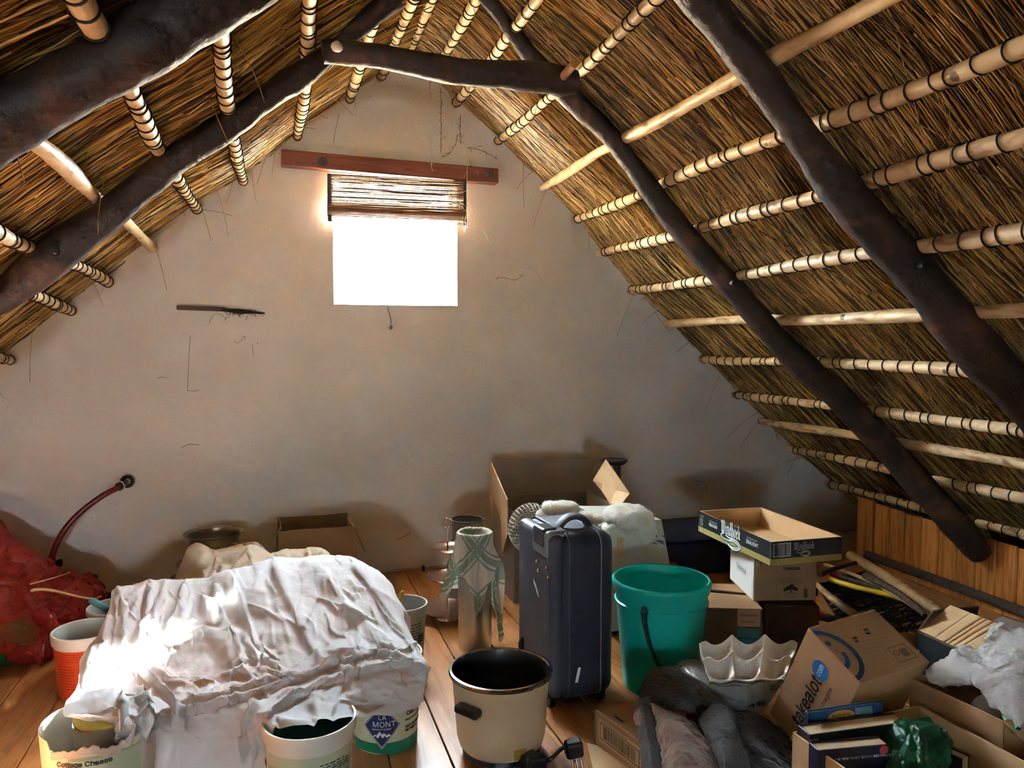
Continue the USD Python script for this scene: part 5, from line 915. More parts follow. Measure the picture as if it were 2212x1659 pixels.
def flourish(h):
    L = [LineString(spline(np.array(q) * h, 40)) for q in ([(-.9, .30), (-1.3, .05), (-.6, -.10), (.6, -.02), (1.1, -.22), (.6, -.42), (-.2, -.30)], [(-.6, .22), (.1, .12), (.9, .08), (1.3, -.18), (.7, -.55), (-.3, -.40), (-.7, -.28)], [(.15, .5), (.10, .15), (-.1, -.15)])]
    return unary_union([l.buffer(.045 * h) for l in L])
def rect_axes(near, right, left):                   # a level rectangle from its near corner and two others, squared up
    u = right - near; lu = np.linalg.norm(u); u = u / lu; v = left - near; v = v - u * (v @ u); lv = np.linalg.norm(v); return u * lu, v, u, v / lv
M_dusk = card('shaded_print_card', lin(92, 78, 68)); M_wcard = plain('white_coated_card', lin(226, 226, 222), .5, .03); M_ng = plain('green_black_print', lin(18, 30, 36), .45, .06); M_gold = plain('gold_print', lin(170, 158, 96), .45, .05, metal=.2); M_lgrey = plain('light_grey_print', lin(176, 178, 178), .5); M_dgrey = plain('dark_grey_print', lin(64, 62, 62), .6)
UPV = np.array([0, 0, 1.0]); ZB = .20
# the two lower boxes
n_, r_ = onz(1519, 1313, ZB), onz(1647, 1317, ZB); u = r_ - n_; U1 = unit(u); V1 = np.array([-U1[1], U1[0], 0])
b1 = thing('cardboard_box', 'dull brown box with a white order label and a blue label, beside the teal bucket', 'box', (n_ + r_) / 2 * (1, 1, 0)); o = n_ * (1, 1, 0); open_box(b1, o, u, V1 * .26, ZB - .004, M_cardg)
panel(b1, 'flap', [o + (0, 0, ZB), o + u + (0, 0, ZB), o + u * .96 + V1 * .125 + (0, 0, ZB + .003), o + u * .05 + V1 * .12 + (0, 0, ZB + .014)], M_card, warp=.004, seed=3); panel(b1, 'flap', [o + V1 * .26 + (0, 0, ZB), o + V1 * .26 + u + (0, 0, ZB), o + V1 * .15 + u + (0, 0, ZB + .002), o + V1 * .145 + (0, 0, ZB + .02)], M_card, warp=.004, seed=5)
def face(p, name, m2, o, x, y, mat, off=.0006, label=None): nrm = np.cross(unit(x), unit(y)); part(p, name, on_face(m2, np.asarray(o) + nrm * off, x, y), mat, label=label)
def L1(px, py): d = ray(px, py); return EYE + d * (((n_ - EYE) @ (-V1)) / (d @ (-V1)))
q0, q1 = L1(1592, 1352), L1(1643, 1316); w, h = (q1 - q0) @ U1, q1[2] - q0[2]; face(b1, 'label', rect2d(0, 0, w, h, .0004), q0, U1, UPV, M_whiteprint, .003, 'white order label')
face(b1, 'lettering', text2d('Order #4781', .0085, .0003, width=w * .78), q0 + U1 * .006 + UPV * h * .58, U1, UPV, M_dgrey, .0036); face(b1, 'lettering', text2d('Simon Ruthe', .0060, .0003, width=w * .62), q0 + U1 * .010 + UPV * h * .22, U1, UPV, M_dgrey, .0036)
q0, q1 = L1(1590, 1400), L1(1643, 1358); h = q1[2] - q0[2]; face(b1, 'label', rect2d(0, 0, w, h, .0004), q0, U1, UPV, plain('sky_blue_print', lin(70, 164, 196), .5), .003, 'sky blue label'); face(b1, 'lettering', text2d('McGregor', .0100, .0003, width=w * .92), q0 + U1 * .003 + UPV * h * .45, U1, UPV, plain('dark_blue_print', lin(20, 60, 100), .6), .0036)
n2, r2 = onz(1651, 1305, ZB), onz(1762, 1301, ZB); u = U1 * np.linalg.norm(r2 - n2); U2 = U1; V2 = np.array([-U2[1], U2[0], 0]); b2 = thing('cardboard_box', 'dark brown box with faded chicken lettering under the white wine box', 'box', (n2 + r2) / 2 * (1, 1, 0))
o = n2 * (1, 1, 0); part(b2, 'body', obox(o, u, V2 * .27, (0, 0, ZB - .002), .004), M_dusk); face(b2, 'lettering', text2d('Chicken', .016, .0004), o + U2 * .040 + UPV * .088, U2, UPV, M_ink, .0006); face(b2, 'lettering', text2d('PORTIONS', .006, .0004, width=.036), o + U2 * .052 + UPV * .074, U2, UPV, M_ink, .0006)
M_redink = plain('red_marker', lin(120, 40, 44), .7); L = [LineString(spline([(x, 0), (x + .012, .012), (x + .006, .022), (x + .002, .012), (x + .014, -.004)], 16)).buffer(.0011) for x in (0, .014, .028)]; face(b2, 'scribble', extr(unary_union(L), .0004), o + U2 * .098 + UPV * .152, U2, UPV, M_redink)
L = [LineString(spline([(0, 0), (.018, .016), (.030, .034)], 12)).buffer(.0016), LineString(spline([(.008, -.03), (.016, -.012), (.024, -.02)], 12)).buffer(.004)] + [LineString([(.01 + .005 * i, .01 + .006 * i), (.004 + .005 * i, .022 + .006 * i)]).buffer(.0012) for i in range(4)]; face(b2, 'print', extr(unary_union(L), .0004), o + U2 * .012 + UPV * .110, U2, UPV, M_ink)
# the white wine box, the beer tray on it
nn_, rr_, ll_ = onz(1627, 1303, ZB), onz(1763, 1301, ZB), onz(1515, 1255, ZB); u, v, U3, V3 = rect_axes(nn_, rr_, ll_); WH = .158; Z0 = ZB + .006
nn_ = nn_ + UPV * .006; wb = thing('wine_box', 'white closed wine carton with TANAGRA print, standing under the beer tray', 'box', nn_)
part(wb, 'body', obox(nn_, u, v, (0, 0, WH), .003), M_wcard); lu, lv = np.linalg.norm(u), np.linalg.norm(v)
part(wb, 'lid_seam', obox(nn_ + UPV * (WH * .0 + .004) - U3 * .0006, V3 * .001, U3 * .0, UPV * .001) if False else obox(nn_ - U3 * .0005 + V3 * lv * .06, V3 * .0012, U3 * .0004, UPV * WH), M_lgrey)
fo = nn_ + V3 * lv                                   # left face, read from its far end
m = text2d('TANAGRA', .0155, .0003, width=lv * .40); face(wb, 'lettering', m, fo - V3 * lv * .30 + UPV * .070, -V3, UPV, M_dgrey)
face(wb, 'print_rule', cat_([rect2d(0, 0, lv * .46, .0009, .0003), rect2d(0, -.030, lv * .46, -.0292, .0003), rect2d(.01, -.024, lv * .40, -.0228, .0003)]), fo - V3 * lv * .27 + UPV * .090, -V3, UPV, M_lgrey)
face(wb, 'lettering', text2d('TANAGRA', .0105, .0003, True, width=lu * .27), nn_ + U3 * lu * .455 + UPV * .108, U3, UPV, M_ink)
g = np.random.default_rng(11); L = [rect2d(lu * .52, .092, lu * .66, .0932, .0003)]
for i in range(6): w = lu * (.36 - .03 * (i > 3)); L.append(rect2d(lu * .59 - w / 2, .078 - .0042 * i, lu * .59 + w / 2, .0795 - .0042 * i, .0003))
for i in range(4): w = lu * (.26 - .03 * i); L.append(rect2d(lu * .59 - w / 2, .026 - .005 * i, lu * .59 + w / 2, .0275 - .005 * i, .0003))
L += [rect2d(lu * .38, .01, lu * .382, .125, .0003), rect2d(lu * .36, .01, lu * .362, .115, .0003), rect2d(lu * .82, .035, lu * .822, .12, .0003), rect2d(lu * .85, .035, lu * .852, .12, .0003), rect2d(lu * .06, .110, lu * .20, .1115, .0003), rect2d(lu * .06, .115, lu * .20, .1165, .0003)]
face(wb, 'small_print', cat_(L), nn_, U3, UPV, M_lgrey); face(wb, 'barcode', cat_([rect2d(lu * .80, .012 + .0022 * i, lu * .855, .0132 + .0022 * i + .0006 * (i % 3 == 0), .0003) for i in range(14)]), nn_, U3, UPV, M_dgrey)
tr = unary_union([Point(x, y).buffer(r) for x, y, r in ((0, .004, .009), (-.012, .001, .007), (.012, .001, .007), (-.02, -.004, .005), (.021, -.003, .005), (.004, .01, .006))] + [sbox(-.0015, -.014, .0015, 0), sbox(-.014, -.0145, .014, -.0135)]); face(wb, 'tree_print', extr(tr, .0003), nn_ + U3 * lu * .59 + UPV * .043, U3, UPV, M_dgrey, label='grey tree emblem')
face(wb, 'lettering', text2d('I', .012, .0003), nn_ + U3 * lu * .09 + UPV * .122, U3, UPV, M_ink)
ZT = Z0 + WH + .002; nt, rt_, lt = onz(1665, 1222, ZT), onz(1815, 1209, ZT), onz(1488, 1149, ZT); u, v, U4, V4 = rect_axes(nt, rt_, lt); lu, lv = np.linalg.norm(u), np.linalg.norm(v); TH_ = .078
by = thing('beer_tray', 'shallow dark green and gold Windhoek cardboard beer tray on top of the white wine box', 'tray', nt)
open_box(by, nt, u, v, TH_, M_cardl, t=.005)
BAND = []
for (o_, X, ln) in ((nt + v, -V4, lv), (nt, U4, lu)):
    nrm = np.cross(X, UPV); BAND.append(part(by, 'dark_band', on_face(rect2d(-.002, .022, ln + .002, TH_ + .001, .0006), o_ + nrm * .0032, X, UPV), M_ng, label='green black printed band')); face(by, 'gold_band', rect2d(-.002, .001, ln + .002, .022, .0006), o_ + nrm * .0026, X, UPV, M_gold, label='gold printed band')
def dress_face(o_, X, items):
    nrm = np.cross(X, UPV)
    for nm, mm, x, z, mt in items: face(BAND[0 if X is not U4 else 1], nm, mm, np.asarray(o_) + X * x + UPV * z, X, UPV, mt, .0036)
def gm(h): s, w = gothic('Windhoek', h); return s, w
s, w = gm(.050); sc = lv * .27 / w; lf = nt + v
emb = affinity.translate(affinity.scale(s, sc, 1.0, origin=(0, 0)), -lv * .135, 0); fl = affinity.translate(flourish(.050), 0, -.012)
dress_face(lf, -V4, [('emblem_ground', extr(unary_union([emb, fl]).buffer(.0035), .0004), lv * .49, .036, M_ng), ('lettering', moved(extr(emb, .0005), frame((0, 0, .0004), (1, 0, 0), (0, 1, 0), (0, 0, 1))), lv * .49, .036, M_whiteprint), ('flourish', moved(extr(fl, .0005), frame((0, 0, .0004), (1, 0, 0), (0, 1, 0), (0, 0, 1))), lv * .49, .036, M_whiteprint),
    ('lettering', text2d('DRAUGHT', .0115, .0004, True, width=lv * .13), lv * .165, .040, M_whiteprint), ('lettering', text2d('PREMIUM', .005, .0004, width=lv * .11), lv * .172, .0565, M_lgrey), ('lettering', text2d('DRAUGHT', .0125, .0004, True, width=lv * .155), lv * .70, .040, M_whiteprint), ('lettering', text2d('PREMIUM', .005, .0004, width=lv * .13), lv * .707, .058, M_lgrey),
    ('lettering', text2d('4x6', .013, .0004, True, width=lv * .055), lv * .022, .058, M_gold), ('small_print', cat_([rect2d(0, -.007 * i, lv * (.05 - .008 * (i % 2)), -.007 * i + .0032, .0004) for i in range(4)]), lv * .024, .049, M_lgrey), ('small_print', cat_([rect2d(0, 0, lv * .02, .004, .0004), rect2d(0, .006, lv * .012, .010, .0004)]), lv * .03, .006, M_whiteprint)])
s, w = gm(.026); sc = lu * .29 / w; emb = affinity.scale(s, sc, 1.0, origin=(0, 0)); fl = affinity.translate(affinity.scale(flourish(.026), lu * .10 / .026 / 1.3 * .95, 1.0, origin=(0, 0)), lu * .14, -.008)
g = np.random.default_rng(12); bars = []; x = 0
while x < lu * .23: q = g.uniform(.0006, .0024); bars.append(rect2d(x, 0, x + q, .040, .0004)); x += q + g.uniform(.0008, .002)
dress_face(nt, U4, [('barcode_ground', rect2d(0, 0, lu * .255, .046, .0003), lu * .015, .027, M_lgrey), ('barcode', moved(cat_(bars), frame((0, 0, .0003), (1, 0, 0), (0, 1, 0), (0, 0, 1))), lu * .025, .030, M_ink), ('lettering', extr(emb, .0004), lu * .315, .046, M_lgrey), ('flourish', extr(fl, .0004), lu * .315, .046, M_lgrey),
    ('small_print', cat_([rect2d(lu * .15 - wq / 2, -.0058 * i, lu * .15 + wq / 2, -.0058 * i + .0022, .0004) for i, wq in enumerate(np.array([.24, .26, .28, .22, .26, .30, .28, .20]) * lu)]), lu * .655, .068, M_dgrey)])
# sticks, pipes and a wire rack on the floor by the knee wall
def stickpx(name, label, cat, pts, r, mat, z=None, n=24, nodes=0):
    P = spline([onz(*q) for q in pts], n); rr = np.broadcast_to(np.asarray(r, float), (n,)).copy() if np.ndim(r) == 0 else np.interp(np.linspace(0, 1, n), np.linspace(0, 1, len(r)), r)
    if nodes:
        t = np.linspace(0, 1, n)
        for k in range(1, nodes + 1): rr = rr * (1 + .22 * np.exp(-((t - k / (nodes + 1)) / .012) ** 2))
    return single(name, tube(P, rr, 12), mat, label, cat, smooth=50)
M_bam = wood('bamboo', lin(120, 92, 58), lin(172, 140, 92), (2, 2, 2), rough=.45); M_pale = wood('pale_stick', lin(170, 130, 84), lin(206, 168, 116), (2, 2, 2), rough=.55); M_bark = wood('dark_bark', lin(40, 30, 24), lin(78, 60, 46), (3, 3, 3), rough=.8); M_yellow = plain('yellow_pipe', lin(226, 196, 40), .35, .05)
stickpx('bamboo_cane', 'thick jointed bamboo cane lying nearest the knee wall foot', 'cane', [(1836, 1199, .13), (1900, 1237, .12), (1950, 1270, .11), (2010, 1310, .09), (2070, 1356, .06)], .021, M_bam, nodes=4, n=90)
stickpx('wooden_stick', 'long pale peeled stick lying between the bamboo cane and the yellow pipe', 'stick', [(1781, 1219, .09), (1868, 1252, .09), (1930, 1284, .085), (1990, 1318, .07)], .0088, M_pale)
stickpx('yellow_pipe', 'bright yellow plastic pipe lying across the dark rack', 'pipe', [(1794, 1251, .075), (1860, 1271, .075), (1930, 1288, .075), (2000, 1312, .075)], .0118, M_yellow)
stickpx('dark_branch', 'dark thin branch crossing over the yellow pipe', 'branch', [(1868, 1243, .115), (1915, 1266, .11), (1960, 1296, .10), (1998, 1330, .09)], [.014, .012, .009], M_bark)
stickpx('dark_branch', 'short dark branch sloping up behind the red broom head', 'branch', [(1772, 1241, .10), (1810, 1226, .11), (1856, 1214, .12)], [.012, .010, .008], M_bark)
stickpx('curved_cane', 'flat pale curved cane bending from the white box towards the tilted parcel', 'cane', [(1764, 1262, .13), (1785, 1282, .12), (1815, 1306, .11), (1868, 1340, .09)], [.010, .016, .015], M_bam)
br = thing('broom', 'old brown broom stick with a dull red end behind the yellow pipe', 'broom', onz(1800, 1242, .08)); P = spline([onz(1815, 1246, .085), onz(1860, 1260, .085), onz(1935, 1284, .08)], 16); part(br, 'stick', tube(P, .011, 10), M_bark); part(br, 'head', tube([onz(1794, 1240, .088), onz(1800, 1240, .09), onz(1818, 1246, .085)], [.012, .017, .013], 12), plain('dull_red', lin(120, 30, 38), .5), label='dull red end')
tl = thing('garden_tool', 'grey handled tool with an orange collar beside the dark box', 'tool', onz(1790, 1335, .10)); part(tl, 'collar', tube([onz(1756, 1326, .13), onz(1775, 1331, .125)], .017, 12), plain('orange_plastic', lin(210, 80, 36), .4), label='orange collar'); part(tl, 'handle', tube(spline([onz(1774, 1331, .125), onz(1800, 1338, .12), onz(1842, 1352, .11)], 14), [.014] * 7 + [.016] * 7, 12), plain('slate_plastic', lin(74, 82, 80), .5))
rk = thing('wire_rack', 'black slatted wire rack lying on the floor under the sticks', 'rack', onz(1880, 1310, .03)); ca, cb, cc, cdd = onz(1765, 1262, .05), onz(1868, 1236, .05), onz(2010, 1345, .05), onz(1850, 1395, .05); L = []; g = np.random.default_rng(14)
def rackp(s, t): return ca * (1 - s) * (1 - t) + cb * s * (1 - t) + cc * s * t + cdd * (1 - s) * t
for t in np.linspace(0, 1, 34): k = np.array([rackp(s, t) for s in np.linspace(0, 1, 8)]); k[:, 2] += g.normal(0, .004, 8); k[:, :2] += g.normal(0, .003, (8, 2)); part(rk, 'rod', tube(k, g.uniform(.0035, .006), 6), M_iron)
for s in np.linspace(0, 1, 7): part(rk, 'cross_wire', tube(np.array([rackp(s, t) for t in np.linspace(0, 1, 10)]) - (0, 0, .006), .004, 6), M_iron)
for c in (ca, cb, cc, cdd): part(rk, 'foot', tube([c - (0, 0, .004), c * (1, 1, 0)], .005, 6), M_iron)
single('rubber_hose', tube(spline([(KX - .07, 3.0, .06), (KX - .06, 2.6, .058), (KX - .065, 2.0, .056), (KX - .055, 1.3, .056)], 40), .020, 14), M_bark, 'thick dark brown pipe lying along the foot of the knee wall', 'pipe')
# the tilted parcel: its corner nearest the viewer and the three edges that meet there
def corner_box(px, py, depth, pa, pb, pc):
    pa, pb, pc = (np.array([p[0], -p[1]], float) for p in (pa, pb, pc)); ab, ac, bc = pa @ pb, pa @ pc, pb @ pc; za = math.sqrt(ab * ac / -bc); zb, zc = -ab / za, -ac / za; s = depth / FPX
    d0 = unit(ray(px, py)); rx = unit(R_ - d0 * (R_ @ d0)); ry = np.cross(rx, d0); ry = ry * np.sign(ry @ U_)
    E_ = [(rx * p[0] + ry * p[1] + d0 * z) * s for p, z in ((pa, za), (pb, zb), (pc, zc))]
    a = E_[0]; b = E_[1] - unit(a) * (E_[1] @ unit(a)); c = np.cross(unit(a), unit(b)); c = c * np.linalg.norm(E_[2]) * np.sign(c @ E_[2]); return ond(px, py, depth), a, b, c
C, a, b, c = corner_box(1860, 1478, 1.74, (-95, -123), (-127, 190), (152, -48)); la, lb, lc = map(np.linalg.norm, (a, b, c)); A_, B_, C_ = unit(a), unit(b), unit(c)
pb_ = thing('parcel', 'tilted brown takealot.com cardboard parcel lying on its edge', 'parcel', C + b)
m = obox(C, a, b, c, .002); part(pb_, 'body', m, M_card)
def outn(x, y, away): n = np.cross(x, y); return n if n @ away < 0 else -n
fo = C + b; X, Y = -B_, A_                            # printed face: along -b, up along a
nn = np.cross(X, Y); sgn = 1 if nn @ C_ < 0 else -1
def pface(name, m2, x, y, mat, lab=None, O=None, XX=None, YY=None): O, XX, YY = (fo, X, Y) if O is None else (O, XX, YY); face(pb_, name, m2, O + XX * x + YY * y, XX, YY, mat, .0008, lab)
pface('lettering', text2d('takealot', .0335, .0004, True, width=lb * .53), lb * .178, la * .475, M_ink, 'black takealot lettering')
M_blue = plain('blue_print', lin(40, 110, 176), .5); pface('dot', extr(Point(0, 0).buffer(.0245), .0004), lb * .785, la * .57, M_blue, 'blue dot with com'); m = text2d('com', .0155, .0004, width=.034); pface('lettering', moved(m, frame((0, 0, .0004), (1, 0, 0), (0, 1, 0), (0, 0, 1))), lb * .785 - .017, la * .57 - .006, M_whiteprint)
pface('lettering', text2d('anything you can imagine', .0105, .0004, width=lb * .62), lb * .12, la * .30, M_ink); pface('lettering', text2d('delivered to you', .006, .0004, width=lb * .25), lb * .02, la * .40, M_ink)
face_n = np.cross(C_, A_); O2 = C; X2, Y2 = C_, A_
if face_n @ B_ > 0: O2, X2 = C + c, -C_
fl2 = 1 if X2 is C_ else -1
def sx(x): return x if fl2 > 0 else lc - x
ring = Point(-.013, .0854).buffer(.0775, 48).difference(Point(-.013, .0854).buffer(.066, 48)); smile = LineString([(-.013 + .040 * math.cos(t), .0854 + .040 * math.sin(t)) for t in np.linspace(-1.75, -.1, 24)]).buffer(.0055); eyes = Point(.012, .118).buffer(.0075)
gs = unary_union([ring, smile, eyes]).intersection(sbox(.001, .002, lc, la - .002))
if fl2 < 0: gs = affinity.affine_transform(gs, [-1, 0, 0, 1, lc, 0])
pface('smiley', extr(gs, .0004), 0, 0, plain('dark_blue_ink', lin(28, 76, 120), .55), 'blue smiling face print', O2, X2, Y2)
mk = unary_union([sbox(.085 + dx, .10 + dy, .085 + dx + .011, .10 + dy + .006) for dx, dy in ((0, 0), (.004, .009), (.05, .012), (.054, .022))] + [sbox(.15, .02, .205, .062).exterior.buffer(.0006)] + [Point(.162, .045).buffer(.007).exterior.buffer(.0009)] + [sbox(.175 + .006 * i, .03, .178 + .006 * i, .052) for i in range(4)]); mk = mk if fl2 > 0 else affinity.affine_transform(mk, [-1, 0, 0, 1, lc, 0])
for q in getattr(mk, 'geoms', [mk]): pface('shipping_mark', extr(q, .0004), 0, 0, M_dgrey, None, O2, X2, Y2)
part(pb_, 'tape', obox(C + a * 1.002 + c * .0 - A_ * .001 + C_ * lc * .42, C_ * lc * .16, b * .99, A_ * .0012), M_cardl, label='packing tape')
# fruit tray of moulded pulp on a pale plastic bag
M_pulp = plain('paper_pulp', lin(206, 204, 196), .9, .06, 30, .0015, 120); e00, e10, e11, e01 = onz(1532, 1474, .205), onz(1694, 1470, .205), onz(1722, 1400, .235), onz(1510, 1402, .235)
def pulp(off, lowc=0, t=.003, shrink=0.0):
    n1, n2 = 90, 64; P = quad_grid(e00, e10, e11, e01, n1, n2); u, v = np.meshgrid(np.linspace(0, 1, n1), np.linspace(0, 1, n2), indexing='ij')
    cu = np.abs(np.sin(np.pi * u * 3)); cv = np.abs(np.sin(np.pi * v * 2)); h = .030 * (1 - cu) * (.30 + .70 * (1 - cv)) + .012 * (1 - cv) ** 2 - .036 * cu * cv; fe = np.clip(v * 7, 0, 1); se = np.clip(np.minimum(u, 1 - u) * 14, 0, 1); h = h * np.maximum(fe, .15) * (.35 + .65 * se) + .0025 * smoothnoise(P, 40, 7)
    P = P + UPV * (h + off)[..., None]; return shell(P, t)
pt = thing('pulp_tray', 'grey white moulded pulp fruit tray lying on a plastic bag', 'tray', (e00 + e11) / 2); part(pt, 'tray', pulp(0), M_pulp, smooth=60)
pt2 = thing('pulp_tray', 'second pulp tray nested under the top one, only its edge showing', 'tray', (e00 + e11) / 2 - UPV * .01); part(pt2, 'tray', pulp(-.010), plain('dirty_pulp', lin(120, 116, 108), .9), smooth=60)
M_pbag = film('pale_bag_film', lin(168, 170, 164), .9, .3)
rows = [[(1470, 1430, .17), (1502, 1424, .18), (1560, 1420, .19), (1640, 1420, .19), (1700, 1420, .18)], [(1456, 1452, .16), (1490, 1460, .185), (1530, 1478, .195), (1610, 1482, .195), (1690, 1476, .19)], [(1470, 1476, .12), (1502, 1492, .145), (1545, 1505, .155), (1610, 1508, .158), (1680, 1496, .155)], [(1500, 1500, .08), (1530, 1520, .095), (1560, 1530, .10), (1610, 1532, .10), (1662, 1520, .10)], [(1520, 1512, .03), (1548, 1538, .03), (1570, 1546, .03), (1610, 1546, .03), (1650, 1536, .03)]]
P = wrinkle(wrinkle(loft(rows, 110, 80), .022, 12, 121), .008, 34, 122); pbg = thing('plastic_bag', 'crumpled greyish plastic bag with black print under the pulp tray', 'plastic bag', P.mean((0, 1))); part(pbg, 'bag', grid_mesh(P), M_pbag, smooth=True)
for i, s_ in enumerate(('6', '6', '6')): part(pbg, 'lettering', on_face(text2d(s_, .011, .0004, True), onz(1598 + 9 * i, 1526, .112) + np.array([0, -.012, .004]), U_ * 0 + R_, U_), M_ink)
part(pbg, 'lettering', on_face(cat_([rect2d(.005 * i, 0, .005 * i + .0016, .012 + .003 * (i % 2), .0004) for i in range(5)]), onz(1630, 1523, .112) + np.array([0, -.012, .004]), R_, U_), M_ink)
# fleece jacket
def furmat(name, rgb, d=.008, sc=110): return material(name, {'g': ('geometry', {}), 'n': ('noise_texture', {'scale': 18.0, 'detail': 5.0}), 'r': ('rgb_ramp', {'ramp': [(.3, tuple(np.array(rgb) * .7)), (.7, tuple(np.array(rgb) * 1.3))]}), 'bn': ('noise_texture', {'scale': sc, 'detail': 6.0, 'roughness': .7}), 'b': ('bump', {'distance': d}), 'p': ('principled_bsdf', {'roughness': .95, 'sheen_weight': .3})}, [('g.position', 'n.vector'), ('n.fac', 'r.fac'), ('r.color', 'p.base_color'), ('g.position', 'bn.vector'), ('bn.fac', 'b.height'), ('b.normal', 'p.normal')], 'p.BSDF')
M_furd = furmat('dark_fleece', lin(44, 42, 42), .014, 90); M_furg = furmat('grey_fleece', lin(64, 66, 68), .016, 80); M_suede = furmat('brown_suede', lin(104, 72, 50), .003, 160); M_blackcl = furmat('black_cloth', lin(26, 26, 28), .003)
jk = thing('fleece_jacket', 'brown suede jacket with dark woolly lining heaped before the teal bucket', 'jacket', onz(1480, 1640, 0))
def jpart(nm, rows, mat, n1=110, n2=120, a1=.026, a2=.009, s=1, lab=None): part(jk, nm, grid_mesh(wrinkle(wrinkle(loft(rows, n1, n2), a1, 13, s), a2, 45, s + 1)), mat, smooth=True, label=lab)
jpart('collar', [[(1392, 1470, .14), (1420, 1442, .15), (1460, 1442, .15), (1500, 1470, .13)], [(1384, 1490, .185), (1420, 1462, .20), (1468, 1464, .20), (1520, 1500, .16)], [(1378, 1512, .185), (1420, 1500, .205), (1470, 1508, .20), (1530, 1530, .15)], [(1382, 1530, .15), (1425, 1530, .18), (1470, 1534, .18), (1520, 1548, .12)]], M_furd, s=131, lab='dark woolly collar')
jpart('front_panel', [[(1402, 1518, .195), (1420, 1522, .205), (1460, 1540, .20), (1500, 1560, .17)], [(1416, 1560, .19), (1440, 1560, .21), (1490, 1580, .20), (1530, 1600, .15)], [(1425, 1610, .18), (1460, 1605, .21), (1515, 1615, .20), (1555, 1640, .14)], [(1432, 1670, .17), (1475, 1660, .20), (1530, 1662, .19), (1570, 1690, .12)], [(1440, 1740, .15), (1480, 1730, .18), (1540, 1730, .17), (1580, 1750, .10)]], M_suede, s=133, lab='brown suede front')
jpart('lining', [[(1370, 1535, .165), (1388, 1520, .18), (1408, 1526, .18)], [(1372, 1560, .16), (1394, 1556, .19), (1418, 1562, .17)], [(1382, 1610, .15), (1402, 1606, .18), (1428, 1612, .16)], [(1388, 1670, .14), (1412, 1668, .17), (1438, 1672, .15)], [(1392, 1740, .12), (1416, 1740, .15), (1444, 1740, .13)]], M_furd, 30, 80, .01, .004, 135, 'dark woolly edge')
jpart('cuff', [[(1374, 1538, .17), (1386, 1528, .18), (1400, 1530, .18)], [(1368, 1545, .168), (1382, 1542, .182), (1398, 1544, .182)], [(1372, 1566, .16), (1384, 1566, .175), (1396, 1560, .17)]], M_suede, 20, 20, .004, .001, 137)
jpart('sleeve', [[(1520, 1545, .14), (1540, 1524, .16), (1570, 1526, .16), (1592, 1548, .13)], [(1518, 1580, .16), (1545, 1555, .195), (1575, 1552, .195), (1595, 1580, .15)], [(1535, 1620, .16), (1560, 1600, .20), (1588, 1596, .195), (1606, 1620, .15)], [(1548, 1690, .14), (1570, 1680, .18), (1598, 1680, .175), (1620, 1700, .12)]], M_furg, s=139, lab='grey woolly sleeve')
jpart('back', [[(1480, 1540, .10), (1560, 1530, .10), (1640, 1548, .08), (1700, 1580, .05)], [(1500, 1590, .12), (1580, 1580, .13), (1660, 1600, .10), (1720, 1630, .06)], [(1540, 1680, .10), (1610, 1670, .12), (1680, 1680, .10), (1740, 1700, .05)]], M_blackcl, s=141)
# low carton with a barcode, pale card sheet before it
n_, e_, v_ = onz(1287, 1532, .098), onz(1398, 1612, .098), onz(1390, 1511, .098); u, v, U5, V5 = rect_axes(n_, e_, v_); lb_ = thing('cardboard_box', 'flat pale carton with a barcode at the front, under the jacket edge', 'box', n_ * (1, 1, 0)); o = n_ * (1, 1, 0); lu = np.linalg.norm(u)
part(lb_, 'body', obox(o, u * 1.35, v, (0, 0, .097), .003), M_card); face(lb_, 'paper', rect2d(.016, .020, lu * .93, .082, .0003), o, U5, UPV, M_cardl, .0004)
bz = [rect2d(.022, .028, .024, .072, .0003), rect2d(lu * .86, .028, lu * .86 + .002, .072, .0003), rect2d(.022, .028, lu * .86, .0298, .0003), rect2d(.022, .0702, lu * .86 + .002, .072, .0003)]; g = np.random.default_rng(15); x = .036
while x < lu * .80: q = g.uniform(.0007, .003); bz.append(rect2d(x, .034, x + q, .067, .0003)); x += q + g.uniform(.0012, .003)
face(lb_, 'barcode', cat_(bz), o, U5, UPV, M_ink, .0009, 'framed barcode'); face(lb_, 'small_print', cat_([rect2d(.03 + .007 * i, .076, .034 + .007 * i, .0785, .0003) for i in range(16)]), o, U5, UPV, M_dgrey, .0009)
face(lb_, 'lettering', text2d('Versera', .012, .0003), o + U5 * lu * 1.02 + UPV * .045, U5, UPV, M_ink, .0009); face(lb_, 'slot', rect2d(0, 0, .036, .006, .0004), o + U5 * .055 + V5 * .02 + UPV * .097, U5, V5, M_ink, .0006)
panel(lb_, 'flap', [o, o + UPV * .097, o + UPV * .092 - U5 * .028 + V5 * .018, o + UPV * .012 - U5 * .022 + V5 * .012], M_cardg)
single('card_sheet', shell(quad_grid(onz(1268, 1606, .004), onz(1292, 1612, .004), onz(1420, 1700, .006), onz(1290, 1700, .004), 8, 8), .003), M_cardl, 'pale card sheet lying flat on the floor before the flat carton', 'card', smooth=30)
